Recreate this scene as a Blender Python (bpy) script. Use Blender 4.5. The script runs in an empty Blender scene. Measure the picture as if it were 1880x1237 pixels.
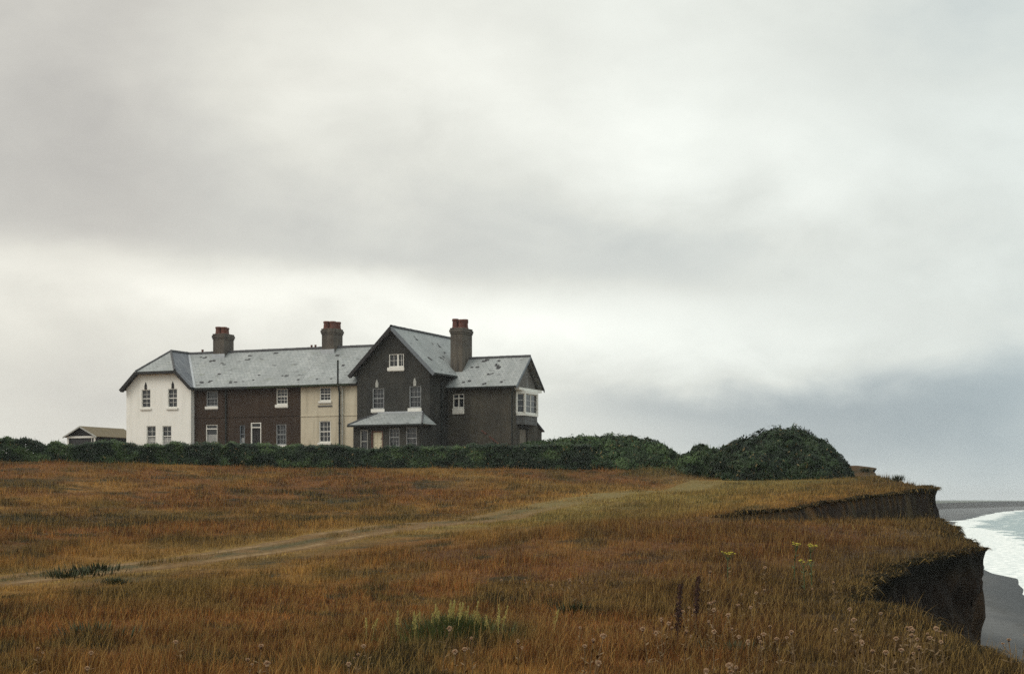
import bpy, bmesh, math, random
import numpy as np
from mathutils import Vector, Matrix

random.seed(7)
RNG = np.random.default_rng(11)
S = bpy.context.scene
COL = S.collection
R = math.radians

# ------------------------------------------------------------------ tagging
def tag(o, label=None, cat=None, group=None, kind=None):
    if label: o['label'] = label
    if cat: o['category'] = cat
    if group: o['group'] = group
    if kind: o['kind'] = kind
    return o

def link(o, parent=None):
    COL.objects.link(o)
    if parent is not None: o.parent = parent
    return o

def empty(name, loc, rz=0.0, label=None, cat=None, group=None):
    o = bpy.data.objects.new(name, None)
    o.location = loc; o.rotation_euler = (0, 0, rz); o.empty_display_size = .2
    link(o); tag(o, label, cat, group)
    return o

# ------------------------------------------------------------------ mesh builder
class MB:
    def __init__(s): s.v = []; s.f = []; s.uv = []
    def poly(s, pts, uv=None):
        i = len(s.v); s.v += [tuple(p) for p in pts]; s.f.append(tuple(range(i, i+len(pts))))
        s.uv += [tuple(q) for q in uv] if uv else [(0, 0)]*len(pts)
    def box(s, a, b):
        x0, y0, z0 = a; x1, y1, z1 = b
        P = [(x0,y0,z0),(x1,y0,z0),(x1,y1,z0),(x0,y1,z0),(x0,y0,z1),(x1,y0,z1),(x1,y1,z1),(x0,y1,z1)]
        for q in ((0,3,2,1),(4,5,6,7),(0,1,5,4),(1,2,6,5),(2,3,7,6),(3,0,4,7)): s.poly([P[k] for k in q])
    def obox(s, c, ax, ay, az):
        c = Vector(c); ax, ay, az = Vector(ax), Vector(ay), Vector(az)
        P = [c+i*ax+j*ay+k*az for k in (-1,1) for j in (-1,1) for i in (-1,1)]
        for q in ((0,2,3,1),(4,5,7,6),(0,1,5,4),(1,3,7,5),(3,2,6,7),(2,0,4,6)): s.poly([P[k] for k in q])
    def bar(s, p, q, w, h, up=(0,0,1)):
        p, q = Vector(p), Vector(q); d = q-p; L = d.length; d.normalize()
        sx = d.cross(Vector(up)).normalized(); uz = sx.cross(d).normalized()
        s.obox((p+q)/2, d*L/2, sx*w/2, uz*h/2)
    def tube(s, pts, r, n=8, cap=True):
        rs = r if isinstance(r, (list, tuple)) else [r]*len(pts)
        pts = [Vector(p) for p in pts]; rings = []
        for i, p in enumerate(pts):
            d = (pts[min(i+1, len(pts)-1)]-pts[max(i-1, 0)]).normalized()
            a = d.orthogonal().normalized(); b = d.cross(a)
            rings.append([p+(a*math.cos(2*math.pi*k/n)+b*math.sin(2*math.pi*k/n))*rs[i] for k in range(n)])
        for i in range(len(rings)-1):
            for k in range(n):
                s.poly([rings[i][k], rings[i][(k+1)%n], rings[i+1][(k+1)%n], rings[i+1][k]])
        if cap: s.poly(rings[0][::-1]); s.poly(rings[-1])
    def lathe(s, prof, c, n=12):
        cx, cy, cz = c
        for (r0, z0), (r1, z1) in zip(prof[:-1], prof[1:]):
            for k in range(n):
                a0, a1 = 2*math.pi*k/n, 2*math.pi*(k+1)/n
                P = [(cx+r*math.cos(a), cy+r*math.sin(a), cz+z) for r, a, z in ((r0,a0,z0),(r0,a1,z0),(r1,a1,z1),(r1,a0,z1))]
                s.poly(P)
    def slab(s, pts, t):
        """roof slope: planar polygon, thickness t below; uv in metres (along level line, up the slope)"""
        P = [Vector(p) for p in pts]
        n = Vector((0,0,0))
        for i in range(len(P)): n += P[i].cross(P[(i+1)%len(P)])
        n.normalize()
        if n.z < 0: P.reverse(); n = -n
        a = Vector((0,0,1)).cross(n)
        a = a.normalized() if a.length > 1e-5 else Vector((1,0,0))
        b = n.cross(a)
        uv = [(p.dot(a), p.dot(b)) for p in P]
        s.poly(P, uv)
        Q = [p-n*t for p in P]
        s.poly(Q[::-1], uv[::-1])
        for i in range(len(P)):
            j = (i+1) % len(P)
            s.poly([P[i], Q[i], Q[j], P[j]])
    def build(s, name, mat, parent=None, off=(0,0,0), smooth=False, merge=True):
        m = bpy.data.meshes.new(name)
        vs = [(x-off[0], y-off[1], z-off[2]) for x, y, z in s.v]
        m.from_pydata(vs, [], s.f)
        l = m.uv_layers.new(name='UVMap')
        l.data.foreach_set('uv', np.array(s.uv, dtype=np.float32).ravel())
        if merge:
            bm = bmesh.new(); bm.from_mesh(m)
            bmesh.ops.remove_doubles(bm, verts=bm.verts, dist=1e-4)
            bm.to_mesh(m); bm.free()
        if smooth: m.polygons.foreach_set('use_smooth', [True]*len(m.polygons))
        m.materials.append(mat)
        o = bpy.data.objects.new(name, m); link(o, parent)
        return o

def np_mesh(name, verts, faces_flat, nper, mat, cols=None, uv=None, smooth=False, parent=None):
    """fast mesh from numpy; all faces have nper corners"""
    m = bpy.data.meshes.new(name)
    nv, nf = len(verts), len(faces_flat)//nper
    m.vertices.add(nv); m.vertices.foreach_set('co', np.ascontiguousarray(verts, dtype=np.float32).ravel())
    m.loops.add(len(faces_flat)); m.loops.foreach_set('vertex_index', np.ascontiguousarray(faces_flat, dtype=np.int32))
    m.polygons.add(nf); m.polygons.foreach_set('loop_start', np.arange(nf, dtype=np.int32)*nper)
    if smooth: m.polygons.foreach_set('use_smooth', np.ones(nf, dtype=bool))
    m.update(calc_edges=True)
    if cols is not None:
        ca = m.color_attributes.new(name='tint', type='FLOAT_COLOR', domain='POINT')
        c4 = np.ones((nv, 4), dtype=np.float32); c4[:, :3] = cols
        ca.data.foreach_set('color', c4.ravel())
    if uv is not None:
        l = m.uv_layers.new(name='UVMap')
        l.data.foreach_set('uv', np.ascontiguousarray(uv[faces_flat], dtype=np.float32).ravel())
    m.validate()
    m.materials.append(mat)
    o = bpy.data.objects.new(name, m); link(o, parent)
    return o

def grid_faces(nr, nc):
    i = np.arange(nr-1)[:, None]*nc + np.arange(nc-1)[None, :]
    return np.stack([i, i+1, i+nc+1, i+nc], -1).reshape(-1)

# ------------------------------------------------------------------ noise
def _h(ix, iy, seed):
    h = (ix.astype(np.int64)*374761393 + iy.astype(np.int64)*668265263 + seed*974711) & 0xffffffff
    h = ((h ^ (h >> 13))*1274126177) & 0xffffffff
    return ((h ^ (h >> 16)) & 0xffff)/65535.0
def vnoise(x, y, seed=0):
    x = np.asarray(x, float); y = np.asarray(y, float)
    ix, iy = np.floor(x), np.floor(y); fx, fy = x-ix, y-iy
    fx = fx*fx*(3-2*fx); fy = fy*fy*(3-2*fy)
    a, b = _h(ix, iy, seed), _h(ix+1, iy, seed); c, d = _h(ix, iy+1, seed), _h(ix+1, iy+1, seed)
    return (a*(1-fx)+b*fx)*(1-fy)+(c*(1-fx)+d*fx)*fy
def fbm(x, y, seed=0, o=4):
    t = 0; amp = .5; s = 0
    for k in range(o):
        t = t+amp*vnoise(np.asarray(x)*2**k+17.3*k, np.asarray(y)*2**k+9.1*k, seed+k); s += amp; amp *= .5
    return t/s
def sst(a, b, x):
    t = np.clip((x-a)/(b-a), 0, 1); return t*t*(3-2*t)

# ------------------------------------------------------------------ materials
def newmat(name):
    m = bpy.data.materials.new(name); m.use_nodes = True
    nt = m.node_tree; b = nt.nodes['Principled BSDF']
    return m, nt, b
def N(nt, t, **kw):
    n = nt.nodes.new(t)
    for k, v in kw.items():
        if hasattr(n, k) and not k[0].isupper(): setattr(n, k, v)
        else: n.inputs[k].default_value = v
    return n
def ramp(nt, stops, fac):
    n = nt.nodes.new('ShaderNodeValToRGB')
    cr = n.color_ramp
    while len(cr.elements) > 1: cr.elements.remove(cr.elements[-1])
    cr.elements[0].position, cr.elements[0].color = stops[0][0], (*stops[0][1], 1)
    for p, c in stops[1:]:
        e = cr.elements.new(p); e.color = (*c, 1)
    nt.links.new(fac, n.inputs[0]); return n.outputs[0]
def g(v): return (v, v, v)
def coords(nt, scale=(1,1,1), out='Object'):
    tc = N(nt, 'ShaderNodeTexCoord'); mp = N(nt, 'ShaderNodeMapping'); mp.inputs['Scale'].default_value = scale
    nt.links.new(tc.outputs[out], mp.inputs[0]); return mp.outputs[0]
def noise(nt, vec, scale, detail=4, rough=.55, dist=0):
    n = N(nt, 'ShaderNodeTexNoise', Scale=scale, Detail=detail, Roughness=rough, Distortion=dist)
    nt.links.new(vec, n.inputs['Vector']); return n.outputs['Fac']
def mix(nt, fac, a, b, mode='MIX'):
    n = N(nt, 'ShaderNodeMix', data_type='RGBA', blend_type=mode)
    for s, v in ((n.inputs[0], fac), (n.inputs[6], a), (n.inputs[7], b)):
        if isinstance(v, (int, float)): s.default_value = v
        elif isinstance(v, tuple): s.default_value = (*v, 1) if len(v) == 3 else v
        else: nt.links.new(v, s)
    return n.outputs[2]
def bump(nt, b, h, strength=.3, dist=.02):
    n = N(nt, 'ShaderNodeBump', Strength=strength, Distance=dist)
    nt.links.new(h, n.inputs['Height']); nt.links.new(n.outputs[0], b.inputs['Normal'])

def render_mat(name, base, dark, light, streak=.6, scale=1.0, rough=.9):
    """rendered / pebbledashed wall: blotches, rain streaks below eaves and sills, grain"""
    m, nt, b = newmat(name)
    v = coords(nt)
    blot = noise(nt, v, .7*scale, 5, .6)
    vs = coords(nt, (2.2, 2.2, .22)); st = noise(nt, vs, 1.4, 5, .65)
    fine = noise(nt, v, 22, 3, .7)
    c = mix(nt, ramp(nt, [(.35, g(0)), (.68, g(1))], blot), base, light)
    c = mix(nt, ramp(nt, [(.48, g(0)), (.72, g(streak))], st), c, dark)
    c = mix(nt, .22, c, ramp(nt, [(.3, g(.55)), (.7, g(1.25))], fine), 'MULTIPLY')
    nt.links.new(c, b.inputs['Base Color']); b.inputs['Roughness'].default_value = rough
    b.inputs['Specular IOR Level'].default_value = .2
    bump(nt, b, fine, .12, .01)
    return m

def slate_mat(name, c1, c2, moss=.5):
    m, nt, b = newmat(name)
    uv = coords(nt, (1,1,1), 'UV')
    br = N(nt, 'ShaderNodeTexBrick', offset=.5, Scale=1.0)
    br.inputs['Mortar Size'].default_value = .012; br.inputs['Brick Width'].default_value = .30; br.inputs['Row Height'].default_value = .21
    br.inputs['Color1'].default_value = (*c1, 1); br.inputs['Color2'].default_value = (*c2, 1)
    br.inputs['Mortar'].default_value = (c1[0]*.35, c1[1]*.35, c1[2]*.35, 1); br.inputs['Bias'].default_value = -.1
    nt.links.new(uv, br.inputs['Vector'])
    vo = coords(nt)
    big = noise(nt, vo, .45, 5, .6)
    c = mix(nt, ramp(nt, [(.35, g(0)), (.7, g(.75))], big), br.outputs[0], tuple(x*.62 for x in c1))
    st = noise(nt, coords(nt, (3.0, .5, 1), 'UV'), 1.0, 4, .6)
    c = mix(nt, ramp(nt, [(.5, g(0)), (.75, g(.5))], st), c, (.34, .35, .35))
    hole = noise(nt, coords(nt, (.9, 2.6, 1), 'UV'), 1.25, 2, .5, .3)
    c = mix(nt, ramp(nt, [(.655, g(0)), (.70, g(.7))], hole), c, (.035, .034, .036))
    ms = noise(nt, vo, 1.6, 5, .7)
    c = mix(nt, ramp(nt, [(.58, g(0)), (.74, g(moss))], ms), c, (.10, .115, .06))
    nt.links.new(c, b.inputs['Base Color']); b.inputs['Roughness'].default_value = .6
    b.inputs['Specular IOR Level'].default_value = .35
    bump(nt, b, br.outputs['Fac'], -.35, .02)
    return m

def plain(name, col, rough=.7, var=.35, scale=3.0, spec=.3, dirt=None, metal=0):
    m, nt, b = newmat(name)
    v = coords(nt); n1 = noise(nt, v, scale, 5, .65); n2 = noise(nt, v, scale*9, 3, .6)
    c = mix(nt, ramp(nt, [(.35, g(0)), (.7, g(var))], n1), col, dirt if dirt else tuple(x*.45 for x in col))
    c = mix(nt, .3, c, ramp(nt, [(.3, g(.6)), (.7, g(1.2))], n2), 'MULTIPLY')
    nt.links.new(c, b.inputs['Base Color']); b.inputs['Roughness'].default_value = rough
    b.inputs['Specular IOR Level'].default_value = spec; b.inputs['Metallic'].default_value = metal
    return m

def brick_mat(name, c1, c2, mortar, w=.23, h=.075):
    m, nt, b = newmat(name)
    uv = coords(nt, (1,1,1), 'Object')
    # box-ish mapping: x+y along the wall, z up
    sp = N(nt, 'ShaderNodeSeparateXYZ'); nt.links.new(uv, sp.inputs[0])
    ad = N(nt, 'ShaderNodeMath', operation='ADD'); nt.links.new(sp.outputs[0], ad.inputs[0]); nt.links.new(sp.outputs[1], ad.inputs[1])
    cb = N(nt, 'ShaderNodeCombineXYZ'); nt.links.new(ad.outputs[0], cb.inputs[0]); nt.links.new(sp.outputs[2], cb.inputs[1])
    br = N(nt, 'ShaderNodeTexBrick', offset=.5, Scale=1.0)
    br.inputs['Mortar Size'].default_value = .01; br.inputs['Brick Width'].default_value = w; br.inputs['Row Height'].default_value = h
    br.inputs['Color1'].default_value = (*c1, 1); br.inputs['Color2'].default_value = (*c2, 1); br.inputs['Mortar'].default_value = (*mortar, 1)
    nt.links.new(cb.outputs[0], br.inputs['Vector'])
    n1 = noise(nt, uv, 1.6, 5, .65)
    c = mix(nt, ramp(nt, [(.4, g(0)), (.68, g(.8))], n1), br.outputs[0], tuple(x*.45 for x in c1))
    nt.links.new(c, b.inputs['Base Color']); b.inputs['Roughness'].default_value = .9
    bump(nt, b, br.outputs['Fac'], -.3, .01)
    return m

def tint_mat(name, rough=.85, grain=18, amount=.4, translucent=.0, spec=.15):
    m, nt, b = newmat(name)
    a = N(nt, 'ShaderNodeVertexColor', layer_name='tint')
    v = coords(nt); n1 = noise(nt, v, grain, 4, .65)
    c = mix(nt, amount, a.outputs[0], ramp(nt, [(.3, g(.4)), (.7, g(1.5))], n1), 'MULTIPLY')
    nt.links.new(c, b.inputs['Base Color']); b.inputs['Roughness'].default_value = rough
    b.inputs['Specular IOR Level'].default_value = spec
    if translucent:
        tr = N(nt, 'ShaderNodeBsdfTranslucent'); nt.links.new(c, tr.inputs[0])
        mx = N(nt, 'ShaderNodeMixShader'); mx.inputs[0].default_value = translucent
        nt.links.new(b.outputs[0], mx.inputs[1]); nt.links.new(tr.outputs[0], mx.inputs[2])
        nt.links.new(mx.outputs[0], nt.nodes['Material Output'].inputs[0])
    return m, nt, b

M = {}
M['white_wall'] = render_mat('white_render', (.80, .79, .74), (.54, .53, .48), (.84, .83, .79), .35)
M['brown_wall'] = render_mat('brown_render', (.040, .027, .020), (.024, .017, .014), (.056, .038, .026), .5)
M['cream_wall'] = render_mat('cream_render', (.50, .445, .34), (.29, .255, .19), (.55, .50, .39), .6)
M['grey_wall'] = render_mat('dark_grey_render', (.031, .031, .029), (.016, .017, .017), (.052, .050, .043), .5)
M['wing_wall'] = render_mat('pebbledash', (.050, .046, .038), (.027, .026, .023), (.082, .074, .058), .55)
M['slate'] = slate_mat('slate', (.27, .29, .29), (.35, .365, .36))
M['slate_dark'] = slate_mat('slate_dark', (.13, .14, .165), (.19, .20, .22), .3)
M['slate_hang'] = slate_mat('slate_hanging', (.085, .085, .085), (.12, .115, .108), .1)
M['gable_tile'] = slate_mat('gable_tile', (.13, .115, .10), (.17, .15, .13), .1)
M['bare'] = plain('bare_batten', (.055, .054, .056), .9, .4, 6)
M['ridge'] = plain('ridge_tile', (.085, .085, .09), .8)
M['lead'] = plain('lead', (.42, .44, .46), .6, .4)
M['white'] = plain('white_paint', (.76, .75, .70), .55, .3, 4, .35, (.45, .43, .38))
M['dirty_white'] = plain('weathered_paint', (.42, .42, .39), .7, .6, 3, .3, (.2, .2, .18))
M['grey_paint'] = plain('grimy_paint', (.36, .37, .37), .7, .8, 4, .3, (.11, .115, .12))
M['bluegrey'] = plain('blue_grey_board', (.16, .18, .20), .7)
M['gutter'] = plain('gutter_iron', (.022, .026, .024), .6, .3)
M['mossgutter'] = plain('mossy_gutter', (.06, .075, .045), .9, .6, 2, .2, (.022, .026, .02))
M['chim'] = render_mat('chimney_render', (.075, .064, .055), (.025, .024, .024), (.13, .112, .09), .9)
M['pot'] = plain('terracotta', (.14, .057, .042), .8, .6, 5, .2, (.065, .032, .028))
M['potdark'] = plain('dark_terracotta', (.13, .055, .04), .8, .5, 5, .2, (.06, .03, .025))
M['cream_door'] = plain('cream_door_paint', (.60, .55, .41), .6, .3)
M['wood'] = plain('weathered_board', (.20, .18, .15), .85, .5, 4)
M['brown_felt'] = plain('brown_roof_felt', (.16, .125, .075), .9, .5, 2)
M['dark_wood'] = plain('dark_board', (.028, .026, .026), .8, .4)
M['redbrick'] = brick_mat('red_brick', (.13, .045, .03), (.09, .035, .026), (.10, .075, .06))
M['curtain'] = plain('net_curtain', (.34, .34, .33), .9, .5, 6)
def glass_mat():
    m, nt, b = newmat('window_glass')
    n1 = noise(nt, coords(nt), 2.0, 2)
    c = ramp(nt, [(.3, (.010, .012, .016)), (.7, (.030, .032, .036))], n1)
    nt.links.new(c, b.inputs['Base Color']); b.inputs['Roughness'].default_value = .08
    b.inputs['Specular IOR Level'].default_value = .5
    bump(nt, b, n1, .08, .02)
    return m
M['glass'] = glass_mat()

# ------------------------------------------------------------------ terrain functions
F, PX0, PY0, EYE = 3000.0, 940.0, 916.0, 1.6
def W(px, py, Y): return ((px-PX0)/F*Y, Y, EYE+(PY0-py)/F*Y)
shared = [W(*p) for p in [(0,1065,31),(400,1020,37),(700,965,48),(1000,920,68),(1200,900,85),(1300,885,95),
    (0,846,86),(350,853,92),(700,858,95),(1000,862,94),(1240,869,97),(0,950,55),(0,900,70),(350,950,58),(350,900,74),
    (700,905,75),(1000,890,82),(0,1237,15),(940,1237,15),(300,1150,20.5),(940,1150,20.5),(1320,1000,36),(1150,960,50)]]
shared += [(-6,0,0),(6,0,0),(0,-15,.1),(-45,90,3.9),(-45,50,1.2),(-40,20,.3),(-30,112,4.6),(-10,112,4.6),(5,112,4.4),(-45,115,4.6),(14,112,3.6)]
upper = shared+[W(*p) for p in [(1320,945,46),(1500,927,53),(1600,912,58),(1320,880,92),(1550,878,92),(1718,900,64),(1650,884,80),(1620,880,95),(1605,866,107)]]
lower = shared+[W(*p) for p in [(1320,957,45.5),(1430,958,48),(1500,958,50.5),(1600,958,55),(1715,957,62),(1800,1010,37),(1700,1035,33),(1600,1080,27),(1570,1110,24.5),(1700,1152,20.3),(1880,1237,15),(1600,1000,42)]]
class TPS:
    def __init__(s, P, lam=.02):
        P = np.array(P); s.X = P[:, :2]; n = len(P)
        A = np.zeros((n+3, n+3)); A[:n, :n] = s.k(s.X, s.X)+lam*np.eye(n)*10
        A[:n, n] = 1; A[:n, n+1:] = s.X; A[n, :n] = 1; A[n+1:, :n] = s.X.T
        s.w = np.linalg.solve(A, np.concatenate([P[:, 2], [0, 0, 0]]))
    @staticmethod
    def k(a, b):
        d2 = ((a[:, None, :]-b[None, :, :])**2).sum(-1)+1e-9
        return .5*d2*np.log(d2)
    def __call__(s, x, y):
        sh = np.shape(x); q = np.stack([np.ravel(x), np.ravel(y)], -1); out = np.empty(len(q)); n = len(s.X)
        for i in range(0, len(q), 40000):
            c = q[i:i+40000]; out[i:i+40000] = s.k(c, s.X)@s.w[:n]+s.w[n]+c@s.w[n+1:]
        return out.reshape(sh)
TU, TL = TPS(upper), TPS(lower)
EDGE = np.array([(7.5,-60),(6.2,-15),(5.4,0),(4.95,10),(4.82,15),(4.95,17.2),(5.2,20.5),(5.36,23.3),(5.2,25),(5.94,27),(7.2,30.5),(8.36,33),(9.7,35.5),(10.6,37),(10.95,38.4),
    (11.8,42),(13.5,50),(15.6,60),(16.35,63),(16.65,64),(17.1,66),(18.2,74),(18.95,80),(21.0,94),(22.2,99),(23.7,107),(24.0,109.5),(22,116),(14,132),(8,160),(10,220),(40,400),(110,640),(235,1034),(400,1480),(640,2000),(1000,2600),(2400,4500)])
def xe(y):
    y = np.asarray(y, float)
    a = np.interp(y, EDGE[:, 1], EDGE[:, 0])
    amp = np.clip((y-5)/40, .12, .5)+.22*np.exp(-((y-31)/6)**2)*np.clip((4000-y)/4000, 0, 1)
    return a+amp*(fbm(y*.9, y*0+3.3, 5, 4)-.5)*1.3
SC = np.array([(-60,30),(0,42),(5.83,46),(8,49),(9.9,53),(12.16,57),(16.6,64),(30,80)])
def height(x, y):
    x = np.asarray(x, float); y = np.asarray(y, float)
    xc = np.clip(x, -45, 26); yc = np.clip(y, -12, 112)
    u, l = TU(xc, yc), TL(xc, yc)
    ys = np.interp(x, SC[:, 0], SC[:, 1])+(fbm(x*.8, x*0+1.7, 21, 4)-.5)*2.2*sst(5, 9, x)
    bw = np.interp(x, [2, 4.8, 6.0, 7.5, 12], [14, 5, .8, .35, .28])
    t = sst(-.5, .5, (y-ys)/bw)
    t = np.where((x < -2), 1.0, t)
    tl = sst(-4, 2, x)
    z = u*t+l*(1-t); z = u*(1-tl)+z*tl
    hill = 5.0*np.clip(fbm(x*.004+3, y*.0022, 7, 3)-.38, 0, 1)*sst(900, 1500, y)
    far = sst(118, 420, y); z = z+0*hill; z = z*(1-far)+far*(-2.2-.6*fbm(x*.004, y*.004, 3, 3)*np.clip(y/1500, 0, 1)+hill)
    z = z+.32*np.exp(-((x-8.6)/2.2)**2-((y-93.2)/2.6)**2)+.45*np.exp(-((x-22.2)/2.0)**2-((y-106.5)/3.0)**2)
    z = z+.10*(fbm(x*.35, y*.25, 31, 4)-.5)+.05*(fbm(x*1.3, y*1.3, 35, 3)-.5)*(1-far)
    return z

def gpos(px, py, up=0.0):
    """where the sight line through that direction meets the ground"""
    Y = np.linspace(7.5, 110, 1900); X = (px-PX0)/F*Y; Z = EYE+(PY0-py)/F*Y
    h = height(np.minimum(X, xe(Y)-.05), Y); Z = Z-up
    i = int(np.argmax(Z < h)) if (Z < h).any() else 0
    return float(X[i]), float(Y[i]), float(h[i])

PATH = np.array([gpos(*p)[:2] for p in [(-260,1098),(-120,1081),(0,1067),(200,1045),(400,1022),(550,1005),(700,981),(850,953),(1000,927),(1130,908),(1240,893),(1305,884)]])
for _ in range(3): PATH[1:-1] = (PATH[:-2]+2*PATH[1:-1]+PATH[2:])/4
def path_sd(x, y):
    """signed distance to the track's centre line (right positive)"""
    x = np.asarray(x, float); y = np.asarray(y, float)
    best = np.full(x.shape, 1e9); sg = np.ones(x.shape)
    for (x0, y0), (x1, y1) in zip(PATH[:-1], PATH[1:]):
        dx, dy = x1-x0, y1-y0; L2 = dx*dx+dy*dy
        t = np.clip(((x-x0)*dx+(y-y0)*dy)/L2, 0, 1)
        d = np.hypot(x-x0-t*dx, y-y0-t*dy); c = (x-x0)*dy-(y-y0)*dx
        m = d < best; best = np.where(m, d, best); sg = np.where(m, np.sign(c), sg)
    return best*sg
def lerp3(a, b, t): return a*(1-t[..., None])+np.array(b)*t[..., None]
RUST, OCHRE, STRAW = (.172, .069, .019), (.262, .136, .035), (.42, .27, .085)
def field_color(x, y):
    sh = x.shape
    c = np.zeros(sh+(3,))+np.array(RUST)
    n1 = fbm(x*.22, y*.10, 41, 4); n2 = fbm(x*.9, y*.45, 51, 4); n3 = fbm(x*.5+9, y*.22, 61, 4)
    c = lerp3(c, OCHRE, sst(.42, .62, n1)*.9)
    c = lerp3(c, (.070, .032, .010), sst(.50, .62, n2)*.6)
    c = lerp3(c, (.060, .050, .015), sst(.55, .66, n3)*.6)
    n4 = fbm(x*1.1+31, y*.8, 67, 3)
    c = lerp3(c, (.024, .025, .010), sst(.61, .69, n4)*.85)
    dp = path_sd(x, y)
    left = sst(.5, 3, -dp)
    c = lerp3(c, (.25, .15, .045), (1-sst(1.2, 2.6, np.abs(dp)))*.6)
    band = np.exp(-((y-55-.15*(x+10)+3*(n2-.5)*2)/3.6)**2)*sst(-26, -19, x)*left*sst(.15, .36, n3)
    c = lerp3(c, (.024, .026, .012), band*.95)
    c = lerp3(c, (.25, .145, .045), sst(74, 86, y)*left*.5*sst(.35, .6, n1))
    yg = sst(-.5, 1.2, dp)*(1-sst(5, 12, dp+3*(n1-.5)))*sst(36, 52, y)*(1-.5*sst(.5, .65, n3))
    c = lerp3(c, (.215, .160, .048), yg*.9)
    c = lerp3(c, (.085, .075, .023), yg*sst(.5, .62, n2)*.6)
    right = sst(2, 6, dp)*(1-sst(42, 60, y))*sst(-1, 5, x)
    c = lerp3(c, (.090, .031, .010), right*.65)
    bank = np.exp(-((np.hypot((x-9.3)/2.6, (y-93.5)/3.0)))**2)
    c = lerp3(c, (.06, .065, .028), bank*.8)
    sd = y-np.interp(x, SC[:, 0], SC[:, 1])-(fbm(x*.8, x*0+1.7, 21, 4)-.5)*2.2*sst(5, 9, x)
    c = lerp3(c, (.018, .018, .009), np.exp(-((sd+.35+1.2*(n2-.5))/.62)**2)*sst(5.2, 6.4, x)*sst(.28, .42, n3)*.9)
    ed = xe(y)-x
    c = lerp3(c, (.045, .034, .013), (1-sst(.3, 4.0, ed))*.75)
    c = lerp3(c, STRAW, np.exp(-((np.abs(dp)-.75)/.35)**2)*.7*(1-.6*sst(50, 70, y)))
    c = lerp3(c, (.060, .050, .016), np.exp(-(dp/.42)**2)*sst(.35, .55, vnoise(y*.35, y*0, 77))*.9)
    return c, dp, ed

# ------------------------------------------------------------------ ground sheet
rows = np.concatenate([np.arange(-60, 12, 2.0), np.arange(12, 66.5, .16), np.arange(66.5, 118, .32), np.array([119,121,124,128,133,140,150,165,185,210,250,300,370,450,550,680,830,1000,1200,1450,1750,2100,2600,3300,4500])])
dist = np.concatenate([np.arange(0, 12, .2), np.arange(12, 62, .6), 62*1.25**np.arange(0, 20)])
XE = xe(rows)
GX = XE[:, None]-dist[None, :]; GY = np.repeat(rows[:, None], len(dist), 1)
GZ = height(GX, GY)
gc, gdp, ged = field_color(GX, GY)
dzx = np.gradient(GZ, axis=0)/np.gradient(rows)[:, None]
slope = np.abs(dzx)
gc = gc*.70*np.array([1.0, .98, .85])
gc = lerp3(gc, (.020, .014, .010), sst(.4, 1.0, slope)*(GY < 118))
gc = lerp3(gc, (.075, .085, .06), sst(120, 300, GY))
tm, tnt, tb = tint_mat('soil_and_thatch', .95, 9, .85)
bump(tnt, tb, noise(tnt, coords(tnt), 14, 6, .75), .8, .05)
ground = np_mesh('ground', np.stack([GX, GY, GZ], -1).reshape(-1, 3), grid_faces(len(rows), len(dist))[::1], 4, tm, gc.reshape(-1, 3), smooth=True)
tag(ground, 'dry rust brown field sloping up to the cottages', 'ground', kind='structure')

# ------------------------------------------------------------------ cliff
SEA = -8.4
cy = np.concatenate([np.arange(-40, 12, 1.0), np.arange(12, 70, .12), np.arange(70, 118, .3), rows[rows > 118]])
cx = xe(cy); cz = height(cx, cy)
tx, ty = np.gradient(cx), np.gradient(cy); L = np.hypot(tx, ty); nx, ny = ty/L, -tx/L
K = 34
fr = np.linspace(0, 1, K)**1.35
CV = np.zeros((len(cy), K, 3))
arc = np.cumsum(L)
cliffcol = np.zeros((len(cy), K, 3))
for k, f in enumerate(fr):
    z = cz*(1-f)+(SEA-.6)*f; d = cz-z
    under = -.16*np.exp(-((d-.45)/.35)**2)*np.clip((d*6), 0, 1)
    out = .02*d+.9*f**3*1.2
    nz = (fbm(arc*.55, z*1.1, 71, 6)-.5)*1.1*np.clip(d*1.2, 0, 1)+(np.abs(fbm(arc*1.3, z*.5, 73, 4)-.5)-.12)*.9*np.clip(d*1.5, 0, 1)+(fbm(arc*.12, z*.12, 81, 3)-.62)*1.1*np.clip(d*.35, 0, 1)
    o = under+out+np.minimum(nz, .12+.04*d)
    CV[:, k] = np.stack([cx+nx*o, cy+ny*o, z+.0*d], -1)
    strat = fbm(arc*.05, z*2.2+.3*fbm(arc*.3, z, 3, 2), 91, 4); gul = .5*fbm(arc*.9, z*.25, 95, 4)+.5*fbm(arc*.22, z*.1, 97, 2)
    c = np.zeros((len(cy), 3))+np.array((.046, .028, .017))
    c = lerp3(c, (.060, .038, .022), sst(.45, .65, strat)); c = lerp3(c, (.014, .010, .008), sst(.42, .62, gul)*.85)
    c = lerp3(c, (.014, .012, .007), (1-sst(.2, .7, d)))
    cliffcol[:, k] = c
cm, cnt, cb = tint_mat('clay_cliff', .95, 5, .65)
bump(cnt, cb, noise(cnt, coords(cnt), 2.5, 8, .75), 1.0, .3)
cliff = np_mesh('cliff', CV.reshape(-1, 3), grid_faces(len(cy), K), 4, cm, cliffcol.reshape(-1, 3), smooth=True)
tag(cliff, 'crumbling dark clay cliff below the field edge', 'cliff', kind='structure')

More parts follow.
